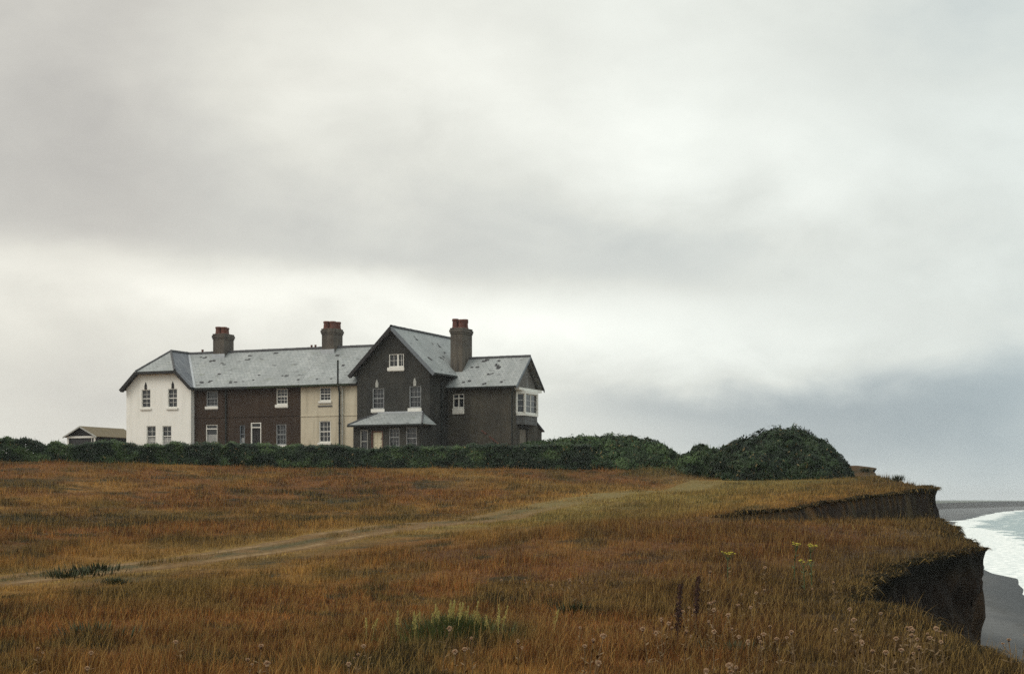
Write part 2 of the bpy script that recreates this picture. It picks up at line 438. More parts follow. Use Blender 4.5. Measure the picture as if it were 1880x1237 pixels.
# ------------------------------------------------------------------ beach and sea
SH = np.array([(-400,-20),(0,25),(60,32),(100,40),(172,54),(205,63.5),(219,65.0),(232,67.2),(265,76.8),(400,111),(600,159),(760,206),(1034,298),(1250,374),(1500,470),(2200,800),(4500,2400)])
def xs(y):
    y = np.asarray(y, float); a = np.interp(y, SH[:, 0], SH[:, 1])
    return a+np.clip(y/200, .3, 3)*(fbm(y*.02, y*0, 101, 3)-.5)*5
by = np.concatenate([np.arange(-60, 120, 3.0), np.arange(120, 420, 2.0), np.arange(420, 1600, 8.0), np.array([1700,1900,2200,2700,3400,4500])])
bt = np.linspace(0, 1, 44)
bl = xe(by)-4; br_ = xs(by)+14
BX = bl[:, None]*(1-bt)+br_[:, None]*bt; BY = np.repeat(by[:, None], len(bt), 1)
doff = BX-xs(by)[:, None]
BZ = SEA-doff*.085; BZ = np.where(doff < 0, SEA+np.minimum(-doff*.085, .9+(-doff)*.012), BZ)
BZ = BZ+.12*(fbm(BX*.15, BY*.06, 111, 3)-.5)*np.clip(-doff/5, 0, 1)
bc = np.zeros(BX.shape+(3,))+np.array((.098, .099, .099))
bc = lerp3(bc, (.064, .066, .068), sst(.4, .65, fbm(BX*.2, BY*.05, 121, 4)))
for q in (-5.5, -11, -17, -26):
    bc = lerp3(bc, (.050, .048, .044), np.exp(-((doff-q-3*(fbm(BY*.05, BX*0+q, 123, 3)-.5))/.8)**2)*sst(.35, .6, fbm(BY*.12, BX*0-q, 125, 3))*.8)
bc = lerp3(bc, (.046, .050, .054), sst(-7, -1.5, doff))
bmaterial, bnt, bb = tint_mat('shingle', .8, 1.6, .35)
bump(bnt, bb, noise(bnt, coords(bnt), 9, 5, .7), .5, .06)
beach = np_mesh('beach', np.stack([BX, BY, BZ], -1).reshape(-1, 3), grid_faces(len(by), len(bt)), 4, bmaterial, bc.reshape(-1, 3), smooth=True)
tag(beach, 'grey shingle beach curving away below the cliff', 'beach', kind='structure')

sy = np.concatenate([np.arange(-300, 120, 12.0), np.arange(120, 430, 1.6), np.arange(430, 1600, 5.0), np.array([1650,1750,1900,2100,2400,2900,3500,4500])])
so = np.concatenate([np.arange(-5, 46, .75), 46*1.17**np.arange(0, 32)])
SX = xs(sy)[:, None]+so[None, :]; SY = np.repeat(sy[:, None], len(so), 1)
wob = fbm(SY*.03, SX*0+2, 131, 3)*9+fbm(SY*.12, SX*0+5, 133, 3)*2.5
ph = (so[None, :]+wob)
env = sst(0, 9, so)[None, :]*(.55+.0*SY)
SZ = SEA+env*.55*(np.maximum(np.sin(ph*2*math.pi/14.0), -.3))**1.0+.22*env*(fbm(SX*.3, SY*.2, 135, 3)-.5)
SZ = SZ+.04*np.exp(-(so[None, :]/3)**2)
uvs = np.stack([SY, np.repeat(so[None, :], len(sy), 0)+wob*.6], -1).reshape(-1, 2)
def sea_mat():
    m, nt, b = newmat('sea_water')
    uv = coords(nt, (1,1,1), 'UV'); sp = N(nt, 'ShaderNodeSeparateXYZ'); nt.links.new(uv, sp.inputs[0])
    n1 = noise(nt, coords(nt, (.045, .13, 1), 'UV'), 1.0, 6, .68, .6)
    n2 = noise(nt, coords(nt, (.35, .8, 1), 'UV'), 1.0, 5, .7, .4)
    # solid surf by the shore, torn foam farther out
    mr = N(nt, 'ShaderNodeMapRange', interpolation_type='SMOOTHSTEP'); mr.inputs[1].default_value = 6; mr.inputs[2].default_value = 22; mr.inputs[3].default_value = .36; mr.inputs[4].default_value = -.05
    nt.links.new(sp.outputs[1], mr.inputs[0])
    m2 = N(nt, 'ShaderNodeMapRange', interpolation_type='SMOOTHSTEP'); m2.inputs[1].default_value = -2.5; m2.inputs[2].default_value = 5; m2.inputs[3].default_value = -.42; m2.inputs[4].default_value = 0
    nt.links.new(sp.outputs[1], m2.inputs[0]); sm_ = N(nt, 'ShaderNodeMath', operation='ADD'); nt.links.new(mr.outputs[0], sm_.inputs[0]); nt.links.new(m2.outputs[0], sm_.inputs[1])
    a = N(nt, 'ShaderNodeMath', operation='ADD'); nt.links.new(n1, a.inputs[0]); nt.links.new(sm_.outputs[0], a.inputs[1])
    s2 = N(nt, 'ShaderNodeMath', operation='MULTIPLY_ADD'); nt.links.new(n2, s2.inputs[0]); s2.inputs[1].default_value = .22; nt.links.new(a.outputs[0], s2.inputs[2])
    foam = ramp(nt, [(.60, g(0)), (.72, g(1))], s2.outputs[0])
    water = ramp(nt, [(.35, (.055, .135, .135)), (.65, (.11, .21, .20))], n2)
    fo = ramp(nt, [(.3, (.42, .48, .48)), (.6, (.80, .82, .80))], n2)
    c = mix(nt, foam, water, fo)
    nt.links.new(c, b.inputs['Base Color'])
    rr = ramp(nt, [(0, g(.18)), (1, g(.9))], foam); nt.links.new(rr, b.inputs['Roughness'])
    bump(nt, b, n2, .5, .25)
    return m
sea = np_mesh('sea', np.stack([SX, SY, SZ], -1).reshape(-1, 3), grid_faces(len(sy), len(so)), 4, sea_mat(), uv=uvs, smooth=True)
tag(sea, 'green grey sea breaking in white surf along the beach', 'sea', kind='structure')

# ------------------------------------------------------------------ path (worn cart track)
tt = np.concatenate([[0], np.cumsum(np.hypot(*np.diff(PATH, axis=0).T))])
ts = np.arange(0, tt[-1], .3)
pcx, pcy = np.interp(ts, tt, PATH[:, 0]), np.interp(ts, tt, PATH[:, 1])
for _ in range(12):
    pcx[1:-1] = (pcx[:-2]+pcx[1:-1]*2+pcx[2:])/4; pcy[1:-1] = (pcy[:-2]+pcy[1:-1]*2+pcy[2:])/4
ptx, pty = np.gradient(pcx), np.gradient(pcy); pl = np.hypot(ptx, pty); pnx, pny = pty/pl, -ptx/pl
po = np.linspace(-1.2, 1.2, 25)
wig = .25*(fbm(ts*.25, ts*0, 141, 3)-.5)
PXX = pcx[:, None]+pnx[:, None]*(po[None, :]+wig[:, None]); PYY = pcy[:, None]+pny[:, None]*(po[None, :]+wig[:, None])
rut = np.exp(-((np.abs(po)-.70)/.15)**2)
PZZ = height(PXX, PYY)+.035-.02*rut[None, :]-.09*(np.abs(po)/1.2)[None, :]**8
pn = fbm(PXX*1.6, PYY*.9, 151, 4)
pcn = np.zeros(PXX.shape+(3,))+np.array((.125, .070, .024))
pcn = lerp3(pcn, (.235, .155, .075), (rut[None, :]+0*pn)*sst(.36, .62, pn)*.75*(1-.85*sst(44, 66, PYY))); pcn = lerp3(pcn, (.060, .050, .018), np.exp(-(po/.4)**2)[None, :]*sst(.35, .55, pn))
pcn = lerp3(pcn, (.14, .105, .033), sst(52, 70, PYY)*.85)
pm, _, _ = tint_mat('worn_track', .95, 7, .75)
path = np_mesh('path', np.stack([PXX, PYY, PZZ], -1).reshape(-1, 3), grid_faces(len(ts), len(po))[::-1].copy(), 4, pm, pcn.reshape(-1, 3), smooth=True)
tag(path, 'pale worn two rut track crossing the dry field', 'path', kind='structure')

# ------------------------------------------------------------------ grass
def blades(x, y, z, h, w, col, bend, near):
    n = len(x); yaw = RNG.uniform(0, math.pi, n)
    dx, dy = np.cos(yaw)*w/2, np.sin(yaw)*w/2
    wd = RNG.normal(0, 1, (n, 2))*.20+np.array([.08, .02]); lx, ly = wd[:, 0]*h*bend, wd[:, 1]*h*bend
    z0 = z-.03
    if near:
        V = np.stack([np.stack([x-dx, y-dy, z0], -1), np.stack([x+dx, y+dy, z0], -1),
                      np.stack([x+lx*.35+dx*.75, y+ly*.35+dy*.75, z0+h*.6], -1), np.stack([x+lx*.35-dx*.75, y+ly*.35-dy*.75, z0+h*.6], -1),
                      np.stack([x+lx, y+ly, z0+h*.97], -1)], 1)
        b = np.arange(n)[:, None]*5
        T = np.concatenate([b+np.array([0, 1, 2]), b+np.array([0, 2, 3]), b+np.array([3, 2, 4])], 1)
        C = np.repeat(col[:, None, :], 5, 1)
    else:
        V = np.stack([np.stack([x-dx, y-dy, z0], -1), np.stack([x+dx, y+dy, z0], -1), np.stack([x+lx*.8, y+ly*.8, z0+h], -1)], 1)
        b = np.arange(n)[:, None]*3; T = b+np.array([0, 1, 2]); C = np.repeat(col[:, None, :], 3, 1)
    return V.reshape(-1, 3), T.reshape(-1), C.reshape(-1, 3)

GV, GT, GC, base = [], [], [], 0
BANDS = [(7, 19, 2600, 1.0, True), (19, 28, 1300, 1.3, True), (28, 44, 560, 2.0, False), (44, 66, 280, 3.0, False), (66, 100, 170, 4.0, False)]
for y0, y1, dens, wk, near in BANDS:
    wl = lambda y: .33*y+5.5
    area = (wl(y0)+wl(y1))*(y1-y0)
    n = int(area*dens)
    y = RNG.uniform(y0, y1, int(n*1.35)); y = y[RNG.uniform(0, 1, len(y)) < wl(y)/wl(y1)][:n]; x = RNG.uniform(-1, 1, len(y))*wl(y)
    ok = x < xe(y)-.03; x, y = x[ok], y[ok]
    # clump
    cl = fbm(x*2.2, y*2.2, 161, 3); ok = RNG.uniform(0, 1, len(x)) < sst(.22, .55, cl)*.8+.2; x, y = x[ok], y[ok]
    z = height(x, y)
    sl = np.abs(height(x, y+.15)-z)/.15
    sl2 = np.abs(height(x, y+.9)-height(x, y+.1))/.8
    ok = RNG.uniform(0, 1, len(x)) > np.maximum(sst(.25, .6, sl), sst(.25, .6, sl2)*.93*(x > 4)); x, y, z = x[ok], y[ok], z[ok]
    c, dp, ed = field_color(x, y)
    on = 1-sst(.8, 1.3, np.abs(dp)); keep = RNG.uniform(0, 1, len(x)) > on*.3*np.exp(-((np.abs(dp)-.70)/.18)**2)*(1-.8*sst(52, 66, y)); x, y, z, c, dp, ed = [q[keep] for q in (x, y, z, c, dp, ed)]
    n = len(x)
    hvar = (.62+.75*sst(.36, .68, fbm(x*.7, y*.6, 171, 3)))*(.65+.7*vnoise(x*3.1, y*3.1, 173))
    h = RNG.uniform(.06, .20, n)*hvar
    tall = RNG.uniform(0, 1, n) < .05
    h = np.where(tall, h*1.5+.06, h); vtuft = sst(.45, .6, vnoise(y*.35, y*0, 77))
    flat = np.where(np.abs(dp) < 1.15, np.where(np.abs(dp) < .45, .35+.5*vtuft, np.where(np.abs(np.abs(dp)-.70) < .18, .20, .42)), 1.0)
    h = h*(flat+(1-flat)*.45*sst(52, 66, y))*(1-.55*np.exp(-((dp-2.2)/1.6)**2)*(1-.5*sst(45, 60, y)))
    ctr = np.exp(-(np.hypot(x-9.3, (y-93.5)*.7)/2.5)**2); h = h*(1+.8*ctr)
    w = np.where(tall, .0055, .0066)*wk*RNG.uniform(.6, 1.4, n)
    br_ = np.exp(RNG.normal(0, .42, n)); c = c*(br_*(.60+.80*vnoise(x*2.9+7, y*2.3, 177)))[:, None]
    tone = RNG.uniform(0, 1, n)
    c = lerp3(c, STRAW, np.where(tone > .82, .55, 0.0)+np.where(tall, .45, 0)*(tone <= .82))
    c = lerp3(c, (.04, .022, .012), np.where(tone < .16, .7, 0.0))
    c = np.clip(c, .004, .6)
    v, t, cc = blades(x, y, z, h, w, c, 1.25, near)
    GV.append(v); GT.append(t+base); GC.append(cc); base += len(v)
# turf hanging over the cliff edge and over the scarp lip
for (yy, xx, n, out) in ((RNG.uniform(10, 70, 26000), None, 0, (1.0, -.5)), (None, RNG.uniform(5.6, 16.9, 9000), 0, (.1, -1.0))):
    if xx is None:
        xx = xe(yy)-np.abs(RNG.normal(0, .22, len(yy)))
    else:
        yy = np.interp(xx, SC[:, 0], SC[:, 1])+(fbm(xx*.8, xx*0+1.7, 21, 4)-.5)*2.2*sst(5, 9, xx)+.12+np.abs(RNG.normal(0, .25, len(xx)))
    n = len(xx); zz = height(np.minimum(xx, xe(yy)-.01), yy)
    c, _, _ = field_color(xx, yy); c = c*.6*np.exp(RNG.normal(0, .45, n))[:, None]
    tn = RNG.uniform(0, 1, n); c = lerp3(c, (.022, .020, .008), np.where(tn < .65, .9, 0.0)); c = lerp3(c, STRAW, np.where(tn > .88, .6, 0.0))
    h = RNG.uniform(.08, .26, n)*(.35+1.1*vnoise(xx*2.6+yy*2.2, yy*0, 181)); w = .013*RNG.uniform(.6, 1.4, n)*np.clip(yy/22, .8, 2.2)
    yaw = RNG.uniform(0, math.pi, n); ex, ey = np.cos(yaw)*w/2, np.sin(yaw)*w/2
    k = RNG.uniform(.2, 1.0, n); lx, ly = out[0]*h*k+RNG.normal(0, .05, n), out[1]*h*k*.6+RNG.normal(0, .05, n); dr = h*(.55-1.1*k*RNG.uniform(.3, 1, n))
    V = np.stack([np.stack([xx-ex, yy-ey, zz-.03], -1), np.stack([xx+ex, yy+ey, zz-.03], -1), np.stack([xx+lx*.55+ex*.8, yy+ly*.55+ey*.8, zz+h*.32], -1), np.stack([xx+lx*.55-ex*.8, yy+ly*.55-ey*.8, zz+h*.32], -1), np.stack([xx+lx, yy+ly, zz+dr], -1)], 1)
    b = np.arange(n)[:, None]*5; T = np.concatenate([b+np.array([0, 1, 2]), b+np.array([0, 2, 3]), b+np.array([3, 2, 4])], 1)
    GV.append(V.reshape(-1, 3)); GT.append(T.reshape(-1)+base); GC.append(np.repeat(np.clip(c, .004, .6)[:, None, :], 5, 1).reshape(-1, 3)); base += 5*n
gm, _, _ = tint_mat('dry_grass', .8, 30, .15, .22)
grass = np_mesh('grass', np.concatenate(GV), np.concatenate(GT), 3, gm, np.concatenate(GC))
tag(grass, 'rust and straw coloured dry grass covering the field', 'grass', kind='stuff')

# ------------------------------------------------------------------ leafy masses
def leaf_cloud(P, Nn, size, cols, aspect=1.7, updir=.0):
    """one small leaf-shaped quad per point, roughly facing outward"""
    n = len(P)
    d = Nn+RNG.normal(0, .36, (n, 3)); d /= np.linalg.norm(d, axis=1)[:, None]
    r = RNG.normal(0, 1, (n, 3)); r[:, 2] += updir*2; a = r-d*(r*d).sum(1)[:, None]; a /= np.linalg.norm(a, axis=1)[:, None]
    b = np.cross(d, a); s = size*RNG.uniform(.6, 1.4, n)
    A = a*(s*aspect/2)[:, None]; B = b*(s/2)[:, None]
    V = np.stack([P-A, P+B*.9-A*.1, P+A, P-B*.9-A*.1], 1).reshape(-1, 3)
    T = np.arange(4*n)
    return V, T, np.repeat(cols[:, None, :], 4, 1).reshape(-1, 3)
lm, _, _ = tint_mat('leaves', .6, 20, .3, .25, .25)
def lumps_points(lumps, dens, seed, jit=.12):
    """points spread through the outer shell of a union of ellipsoids, bumpy, only where outside the other lumps"""
    PP, NN, TT = [], [], []
    rr = np.random.default_rng(seed); big = list(lumps); lumps = list(lumps)
    for (ax, ay, az, bx, by_, bz) in big:
        for k in range(int(9+4*bx)):
            a = rr.uniform(0, 2*math.pi); e = rr.uniform(.0, 1.35); q = rr.uniform(.22, .50)*min(1.2, bx)
            f = .93
            lumps.append((ax+math.cos(a)*math.cos(e)*bx*f, ay+math.sin(a)*math.cos(e)*by_*f, az+math.sin(e)*bz*f-.10, q, q, q*.8))
    for i, (cx_, cy_, cz_, rx, ry, rz) in enumerate(lumps):
        n = int(dens*2.2*math.pi*((rx*ry+rx*rz+ry*rz)/3)*(2 if i < len(big) else 1.1))
        d = RNG.normal(0, 1, (n, 3)); d /= np.linalg.norm(d, axis=1)[:, None]
        d = d[d[:, 2] > -.45]
        az = np.arctan2(d[:, 1], d[:, 0])
        bmp = 1+.30*(fbm(az*2.4+i*7, d[:, 2]*2.6, seed+i, 4)-.5)+.26*(fbm(az*7, d[:, 2]*7, seed+i+50, 3)-.5)
        sh = 1-np.abs(RNG.normal(0, jit, len(d)))
        p = np.array([cx_, cy_, cz_])+d*np.array([rx, ry, rz])*(bmp*sh)[:, None]
        nn = d/np.array([rx, ry, rz]); nn /= np.linalg.norm(nn, axis=1)[:, None]
        ok = np.ones(len(p), bool)
        for j, (ax, ay, az_, bx, by_, bz) in enumerate(big):
            if j != i and i < len(big): ok &= (((p-np.array([ax, ay, az_]))/np.array([bx, by_, bz]))**2).sum(1) > .72
        PP.append(p[ok]); NN.append(nn[ok]); TT.append(np.full(ok.sum(), 1.0 if i < len(big) else rr.uniform(.72, 1.45)))
    return np.concatenate(PP), np.concatenate(NN), np.concatenate(TT)
def leaf_cols(P, seed, a=(.030, .052, .016), b=(.062, .088, .026), c3=(.016, .026, .010), warm=.05):
    n1 = fbm(P[:, 0]*1.1+P[:, 1]*.5, P[:, 2]*1.6+P[:, 1]*.7, seed, 4)
    c = np.zeros((len(P), 3))+np.array(a)
    c = lerp3(c, b, sst(.48, .68, n1)); c = lerp3(c, c3, sst(.50, .30, n1)*.8 if False else (1-sst(.30, .48, n1))*.8)
    wv = RNG.uniform(0, 1, len(P)); c = lerp3(c, (.16, .11, .04), np.where(wv < warm, .7, 0.0))
    return c*np.exp(RNG.normal(0, .22, len(P)))[:, None]
def shoots(P, Nn, n, h, seed, cols):
    """thin leafy shoots sticking up out of the top of a bush"""
    top = np.where(Nn[:, 2] > .35)[0]
    pick = RNG.choice(top, n); V, T, C, b = [], [], [], 0
    q = P[pick]
    x, y, z = q.T
    hh = RNG.uniform(.3, 1, n)*h
    v, t, c = blades(x, y, z-.05, hh, .05+0*hh, cols[pick]*1.15, 1.0, False)
    return v, t, c
def bush(name, lumps, dens, size, seed, label, cat, colkw={}, nshoot=0, shoot_h=.35, core=True, extra=None, group=None):
    P, Nn, TN = lumps_points(lumps, dens, seed)
    if extra is not None: P = np.concatenate([P, extra[0]]); Nn = np.concatenate([Nn, extra[1]])
    C = leaf_cols(P, seed+9, **colkw)*TN[:, None]
    V, T, CC = leaf_cloud(P, Nn, size, C, 2.3, .5)
    bx, by_, bz = lumps[0][0], lumps[0][1], min(l[2] for l in lumps)
    root = empty(name, (float(bx), float(by_), float(height(bx, by_))), 0, label, cat, group)
    off = np.array(root.location)
    tri = np.stack([T.reshape(-1, 4)[:, [0, 1, 2]], T.reshape(-1, 4)[:, [0, 2, 3]]], 1).reshape(-1)
    if nshoot:
        v2, t2, c2 = shoots(P, Nn, nshoot, shoot_h, seed, C)
        tri = np.concatenate([tri, t2+len(V)]); V = np.concatenate([V, v2]); CC = np.concatenate([CC, c2])
    np_mesh('foliage', V-off, tri, 3, lm, CC, parent=root)
    # the woody inside: twigs and stems
    mb = MB()
    for (ax, ay, az, rx, ry, rz) in lumps:
        for k in range(int(7+3*rx)):
            a = RNG.uniform(0, 2*math.pi); e = RNG.uniform(.35, 1.3)
            d = np.array([math.cos(a)*math.cos(e)*rx, math.sin(a)*math.cos(e)*ry, math.sin(e)*rz])
            p0 = np.array([ax+RNG.normal(0, .25*rx), ay+RNG.normal(0, .25*ry), height(ax, ay)-.1]); p2 = np.array([ax, ay, az])+d*.9
            mid = (p0+p2)/2+RNG.normal(0, .12, 3)
            mb.tube([p0-off, mid-off, p2-off], [.03, .02, .008], 5, False)
    mb.build('branches', M['twig'], root, smooth=True)
    return root
M['twig'] = plain('twig_bark', (.05, .038, .028), .9, .5)

# clipped hedge in front of the houses: long low bank of foliage
HX = np.array([-52,-40,-26.9,-18.1,-7.6,1.9,4.6]); HY = np.array([82,83.5,86.6,92.4,95.4,95.6,95.8]); HT = np.array([4.64,4.66,4.66,4.60,4.62,4.66,4.9])
def hedge_mesh():
    n = 120000
    x = RNG.uniform(-48, 4.6, n); yc = np.interp(x, HX, HY); zb = height(x, yc-.8); zt = np.interp(x, HX, HT)
    zt = zt+.42*(fbm(x*.45, x*0, 201, 4)-.5)+.34*(fbm(x*2.2, x*0+4, 203, 2)-.5)
    s = RNG.uniform(0, 1, n)
    # profile: front face bulging, rounded shoulder, top
    ang = s*2.3
    hgt = zt-zb
    ry = .95; cyl = np.sin(np.clip(ang, 0, math.pi/2)); yy = np.where(ang < 1.2, -ry*(1-.18*(ang/1.2)**3), -ry*.82*np.cos((ang-1.2)/1.1*math.pi/2*1.1)); zz = np.where(ang < 1.2, zb+hgt*(ang/1.2)*.86, zb+hgt*(.86+.14*np.sin((ang-1.2)/1.1*math.pi/2)))
    bmp = (fbm(x*1.6, zz*2.2, 211, 4)-.5)*.55
    dep = np.abs(RNG.normal(0, .13, n))
    P = np.stack([x, yc+yy-bmp+dep, zz+RNG.normal(0, .05, n)-dep*.3], -1)
    Nn = np.stack([RNG.normal(0, .3, n), np.where(ang < 1.2, -1.0, -.4), np.where(ang < 1.2, .25, 1.0)], -1)
    return P, Nn
hp, hn = hedge_mesh()
hc = leaf_cols(hp, 221, a=(.024, .044, .019), b=(.062, .098, .034), c3=(.014, .024, .012), warm=.02)
hv, ht, hcc = leaf_cloud(hp, hn, .085, hc, 1.9, .35)
hroot = empty('hedge', (-20, 91.5, float(height(-20, 91.5))), 0, 'long low dark green hedge running in front of all the cottages', 'hedge')
ho = np.array(hroot.location)
htri = np.stack([ht.reshape(-1, 4)[:, [0, 1, 2]], ht.reshape(-1, 4)[:, [0, 2, 3]]], 1).reshape(-1)
tv, ttt, tc_ = shoots(hp, hn/np.linalg.norm(hn, axis=1)[:, None], 2600, .34, 0, hc)
np_mesh('foliage', np.concatenate([hv, tv])-ho, np.concatenate([htri, ttt+len(hv)]), 3, lm, np.concatenate([hcc, tc_]), parent=hroot)
mb = MB()
for k in range(150):
    x = -48+52*k/150+random.uniform(-.1, .1); y = float(np.interp(x, HX, HY)); z = float(height(x, y)); zt = float(np.interp(x, HX, HT))
    p = np.array([x, y+random.uniform(-.3, .3), z-.05])-ho
    mb.tube([p, p+np.array([random.uniform(-.2, .2), random.uniform(-.2, .2), (zt-z)*.5]), p+np.array([random.uniform(-.4, .4), random.uniform(-.4, .4), (zt-z)*.9])], [.03, .02, .008], 5, False)
mb.build('branches', M['twig'], hroot, smooth=True)

def lump(px, pytop, Y, zc_frac, rx, ry, zbase):
    x = (px-PX0)/F*Y; zt = EYE+(PY0-pytop)/F*Y
    return (x, Y, zbase, rx, ry, zt-zbase)
bush('bramble_thicket', [lump(1060,802,98,0,2.3,1.7,3.2), lump(985,812,98.5,0,1.8,1.4,3.3), lump(1125,799,98.5,0,2.0,1.7,3.2), lump(1180,806,98,0,1.6,1.5,3.1), lump(1218,820,97.5,0,1.05,1.2,3.0), lump(1030,826,97,0,2.6,1.1,3.1), lump(1092,803,98.4,0,1.7,1.4,3.2), lump(1152,804,98.4,0,1.6,1.4,3.2), lump(1022,809,98.4,0,1.7,1.4,3.2), lump(1240,834,97.2,0,.8,1.0,3.0), lump(1150,832,96.8,0,2.4,1.1,3.0)],
     700, .095, 301, 'broad bramble thicket swelling up at the right end of the hedge', 'thicket', dict(a=(.036, .066, .024), b=(.064, .104, .034), c3=(.020, .035, .014), warm=.03), 1500, .40)
bush('leafy_shrub', [lump(1288,817,96.5,0,.85,.8,2.9), lump(1262,832,96.8,0,.75,.7,2.9), lump(1312,824,96,0,.75,.8,2.8), lump(1285,832,95.6,0,1.4,.7,2.8)],
     700, .095, 331, 'small leafy shrub in the dip between thicket and mound bush', 'shrub', dict(a=(.028, .052, .019), b=(.052, .084, .028), warm=.03), 320, .5)
bush('mound_bush', [lump(1432,786,92.5,0,2.9,2.3,2.7), lump(1488,802,92.5,0,1.95,2.0,2.7), lump(1368,806,92.5,0,1.45,1.7,2.7), lump(1336,818,92.8,0,.95,1.3,2.7), lump(1520,830,92,0,1.25,1.5,2.7), lump(1400,826,91,0,2.2,1.5,2.6), lump(1480,832,91,0,2.0,1.4,2.6), lump(1548,858,92.5,0,.6,.9,2.7), lump(1462,787,92.8,0,1.7,1.8,2.7), lump(1505,812,92.2,0,1.3,1.6,2.7)],
     700, .09, 361, 'large dark domed bush standing alone near the cliff edge', 'bush', dict(a=(.018, .036, .014), b=(.034, .058, .021), c3=(.010, .018, .009), warm=.03), 1000, .42)

# ------------------------------------------------------------------ houses
TH = R(24); HO = Vector((-10.47, 111.0, 4.6))
def hw(u, v, w=0): return Vector((HO.x+u*math.cos(TH)+v*math.sin(TH), HO.y-u*math.sin(TH)+v*math.cos(TH), HO.z+w))

def clip_poly(poly, a0, a1, b0, b1):
    def cut(P, f):
        out = []
        for i in range(len(P)):
            p, q = P[i], P[(i+1) % len(P)]; fp, fq = f(p), f(q)
            if fp >= -1e-9: out.append(p)
            if (fp > 1e-9 and fq < -1e-9) or (fp < -1e-9 and fq > 1e-9):
                t = fp/(fp-fq); out.append((p[0]+(q[0]-p[0])*t, p[1]+(q[1]-p[1])*t))
        return out
    for f in (lambda p: p[0]-a0, lambda p: a1-p[0], lambda p: p[1]-b0, lambda p: b1-p[1]):
        poly = cut(poly, f)
        if len(poly) < 3: return []
    return poly
class Frame:
    """a wall plane: o = origin (u,v,w), d = direction along the wall, n = outward normal"""
    def __init__(s, o, d, n): s.o, s.d, s.n = Vector(o), Vector(d).normalized(), Vector(n).normalized()
    def p(s, a, b, out=0.0): return s.o+s.d*a+Vector((0, 0, b))+s.n*out
def wall(mb, fr, poly, holes, depth=.22):
    xs_ = sorted(set([min(p[0] for p in poly), max(p[0] for p in poly)]+[h for H in holes for h in H[:2]]))
    ys_ = sorted(set([min(p[1] for p in poly), max(p[1] for p in poly)]+[h for H in holes for h in H[2:4]]))
    for i in range(len(xs_)-1):
        for j in range(len(ys_)-1):
            ca, cb_ = (xs_[i]+xs_[i+1])/2, (ys_[j]+ys_[j+1])/2
            if any(h[0] < ca < h[1] and h[2] < cb_ < h[3] for h in holes): continue
            q = clip_poly(list(poly), xs_[i], xs_[i+1], ys_[j], ys_[j+1])
            if len(q) >= 3: mb.poly([fr.p(a, b) for a, b in q])
    for a0, a1, b0, b1 in [h[:4] for h in holes]:
        for (p, q) in (((a0, b0), (a1, b0)), ((a1, b0), (a1, b1)), ((a1, b1), (a0, b1)), ((a0, b1), (a0, b0))):
            mb.poly([fr.p(*p), fr.p(*p, -depth), fr.p(*q, -depth), fr.p(*q)])
def fbar(mb, fr, a0, a1, b0, b1, o0, o1):
    c = fr.p((a0+a1)/2, (b0+b1)/2, (o0+o1)/2)
    mb.obox(c, fr.d*(a1-a0)/2, fr.n*(o1-o0)/2, Vector((0, 0, (b1-b0)/2)))
def window(root, off, fr, a0, a1, b0, b1, cols=2, rows=4, sill=True, mat='white', sillmat=None, meet=True, mull=None, curtain=0, rec=.11, transom=None, sillh=.13, bot=.08):
    e = .004
    mb = MB(); t = .048
    x0, x1, y0, y1 = a0+e, a1-e, b0+e, b1-e
    fbar(mb, fr, x0, x0+t, y0, y1, -rec-.05, -.02); fbar(mb, fr, x1-t, x1, y0, y1, -rec-.05, -.02)
    fbar(mb, fr, x0+t, x1-t, y1-t, y1, -rec-.05, -.03); fbar(mb, fr, x0+t, x1-t, y0, y0+bot, -rec-.05, -.03)
    ix0, ix1, iy0, iy1 = x0+t, x1-t, y0+bot, y1-t
    if meet: ym = (iy0+iy1)/2; fbar(mb, fr, ix0, ix1, ym-.03, ym+.03, -rec-.035, -rec+.025)
    if transom: fbar(mb, fr, ix0, ix1, transom-.035, transom+.035, -rec-.04, -.03)
    segs = [(ix0, ix1)]
    if mull:
        for mm, mw in mull: fbar(mb, fr, mm-mw/2, mm+mw/2, iy0, iy1, -rec-.041, -.035)
        ed = [ix0]+[q for mm, mw in mull for q in (mm-mw/2, mm+mw/2)]+[ix1]; segs = [(ed[k], ed[k+1]) for k in range(0, len(ed), 2)]
    for s0, s1 in segs:
        for k in range(1, cols): c = s0+(s1-s0)*k/cols; fbar(mb, fr, c-.010, c+.010, iy0, iy1, -rec-.03, -rec+.006)
        for k in range(1, rows):
            y = iy0+(iy1-iy0)*k/rows
            if meet and abs(y-(iy0+iy1)/2) < .05: continue
            fbar(mb, fr, s0, s1, y-.010, y+.010, -rec-.028, -rec+.004)
    w = mb.build('window', M[mat], root, off)
    mb = MB(); fbar(mb, fr, ix0, ix1, iy0, iy1, -rec-.026, -rec-.018); mb.build('pane', M['glass'], w, off)
    if curtain:
        mb = MB()
        n = 9; ya, yb = (iy0, iy0+(iy1-iy0)*curtain) if curtain > 0 else (iy1+(iy1-iy0)*curtain, iy1)
        for k in range(n):
            q0, q1 = ix0+(ix1-ix0)*k/n, ix0+(ix1-ix0)*(k+1)/n
            za, zb_ = (-rec-.012, -rec-.004) if k % 2 else (-rec-.004, -rec-.012)
            mb.poly([fr.p(q0, ya, za-.004), fr.p(q1, ya, zb_-.004), fr.p(q1, yb, zb_-.004), fr.p(q0, yb, za-.004)])
        mb.build('curtain', M['curtain'], w, off)
    if sill:
        mb = MB(); fbar(mb, fr, a0-.08, a1+.06, b0-sillh, b0-.002, -.05, .09); fbar(mb, fr, a0-.05, a1+.03, b0-sillh-.05, b0-sillh-.002, -.03, .045)
        mb.build('sill', M[sillmat or mat], w, off)
    return w
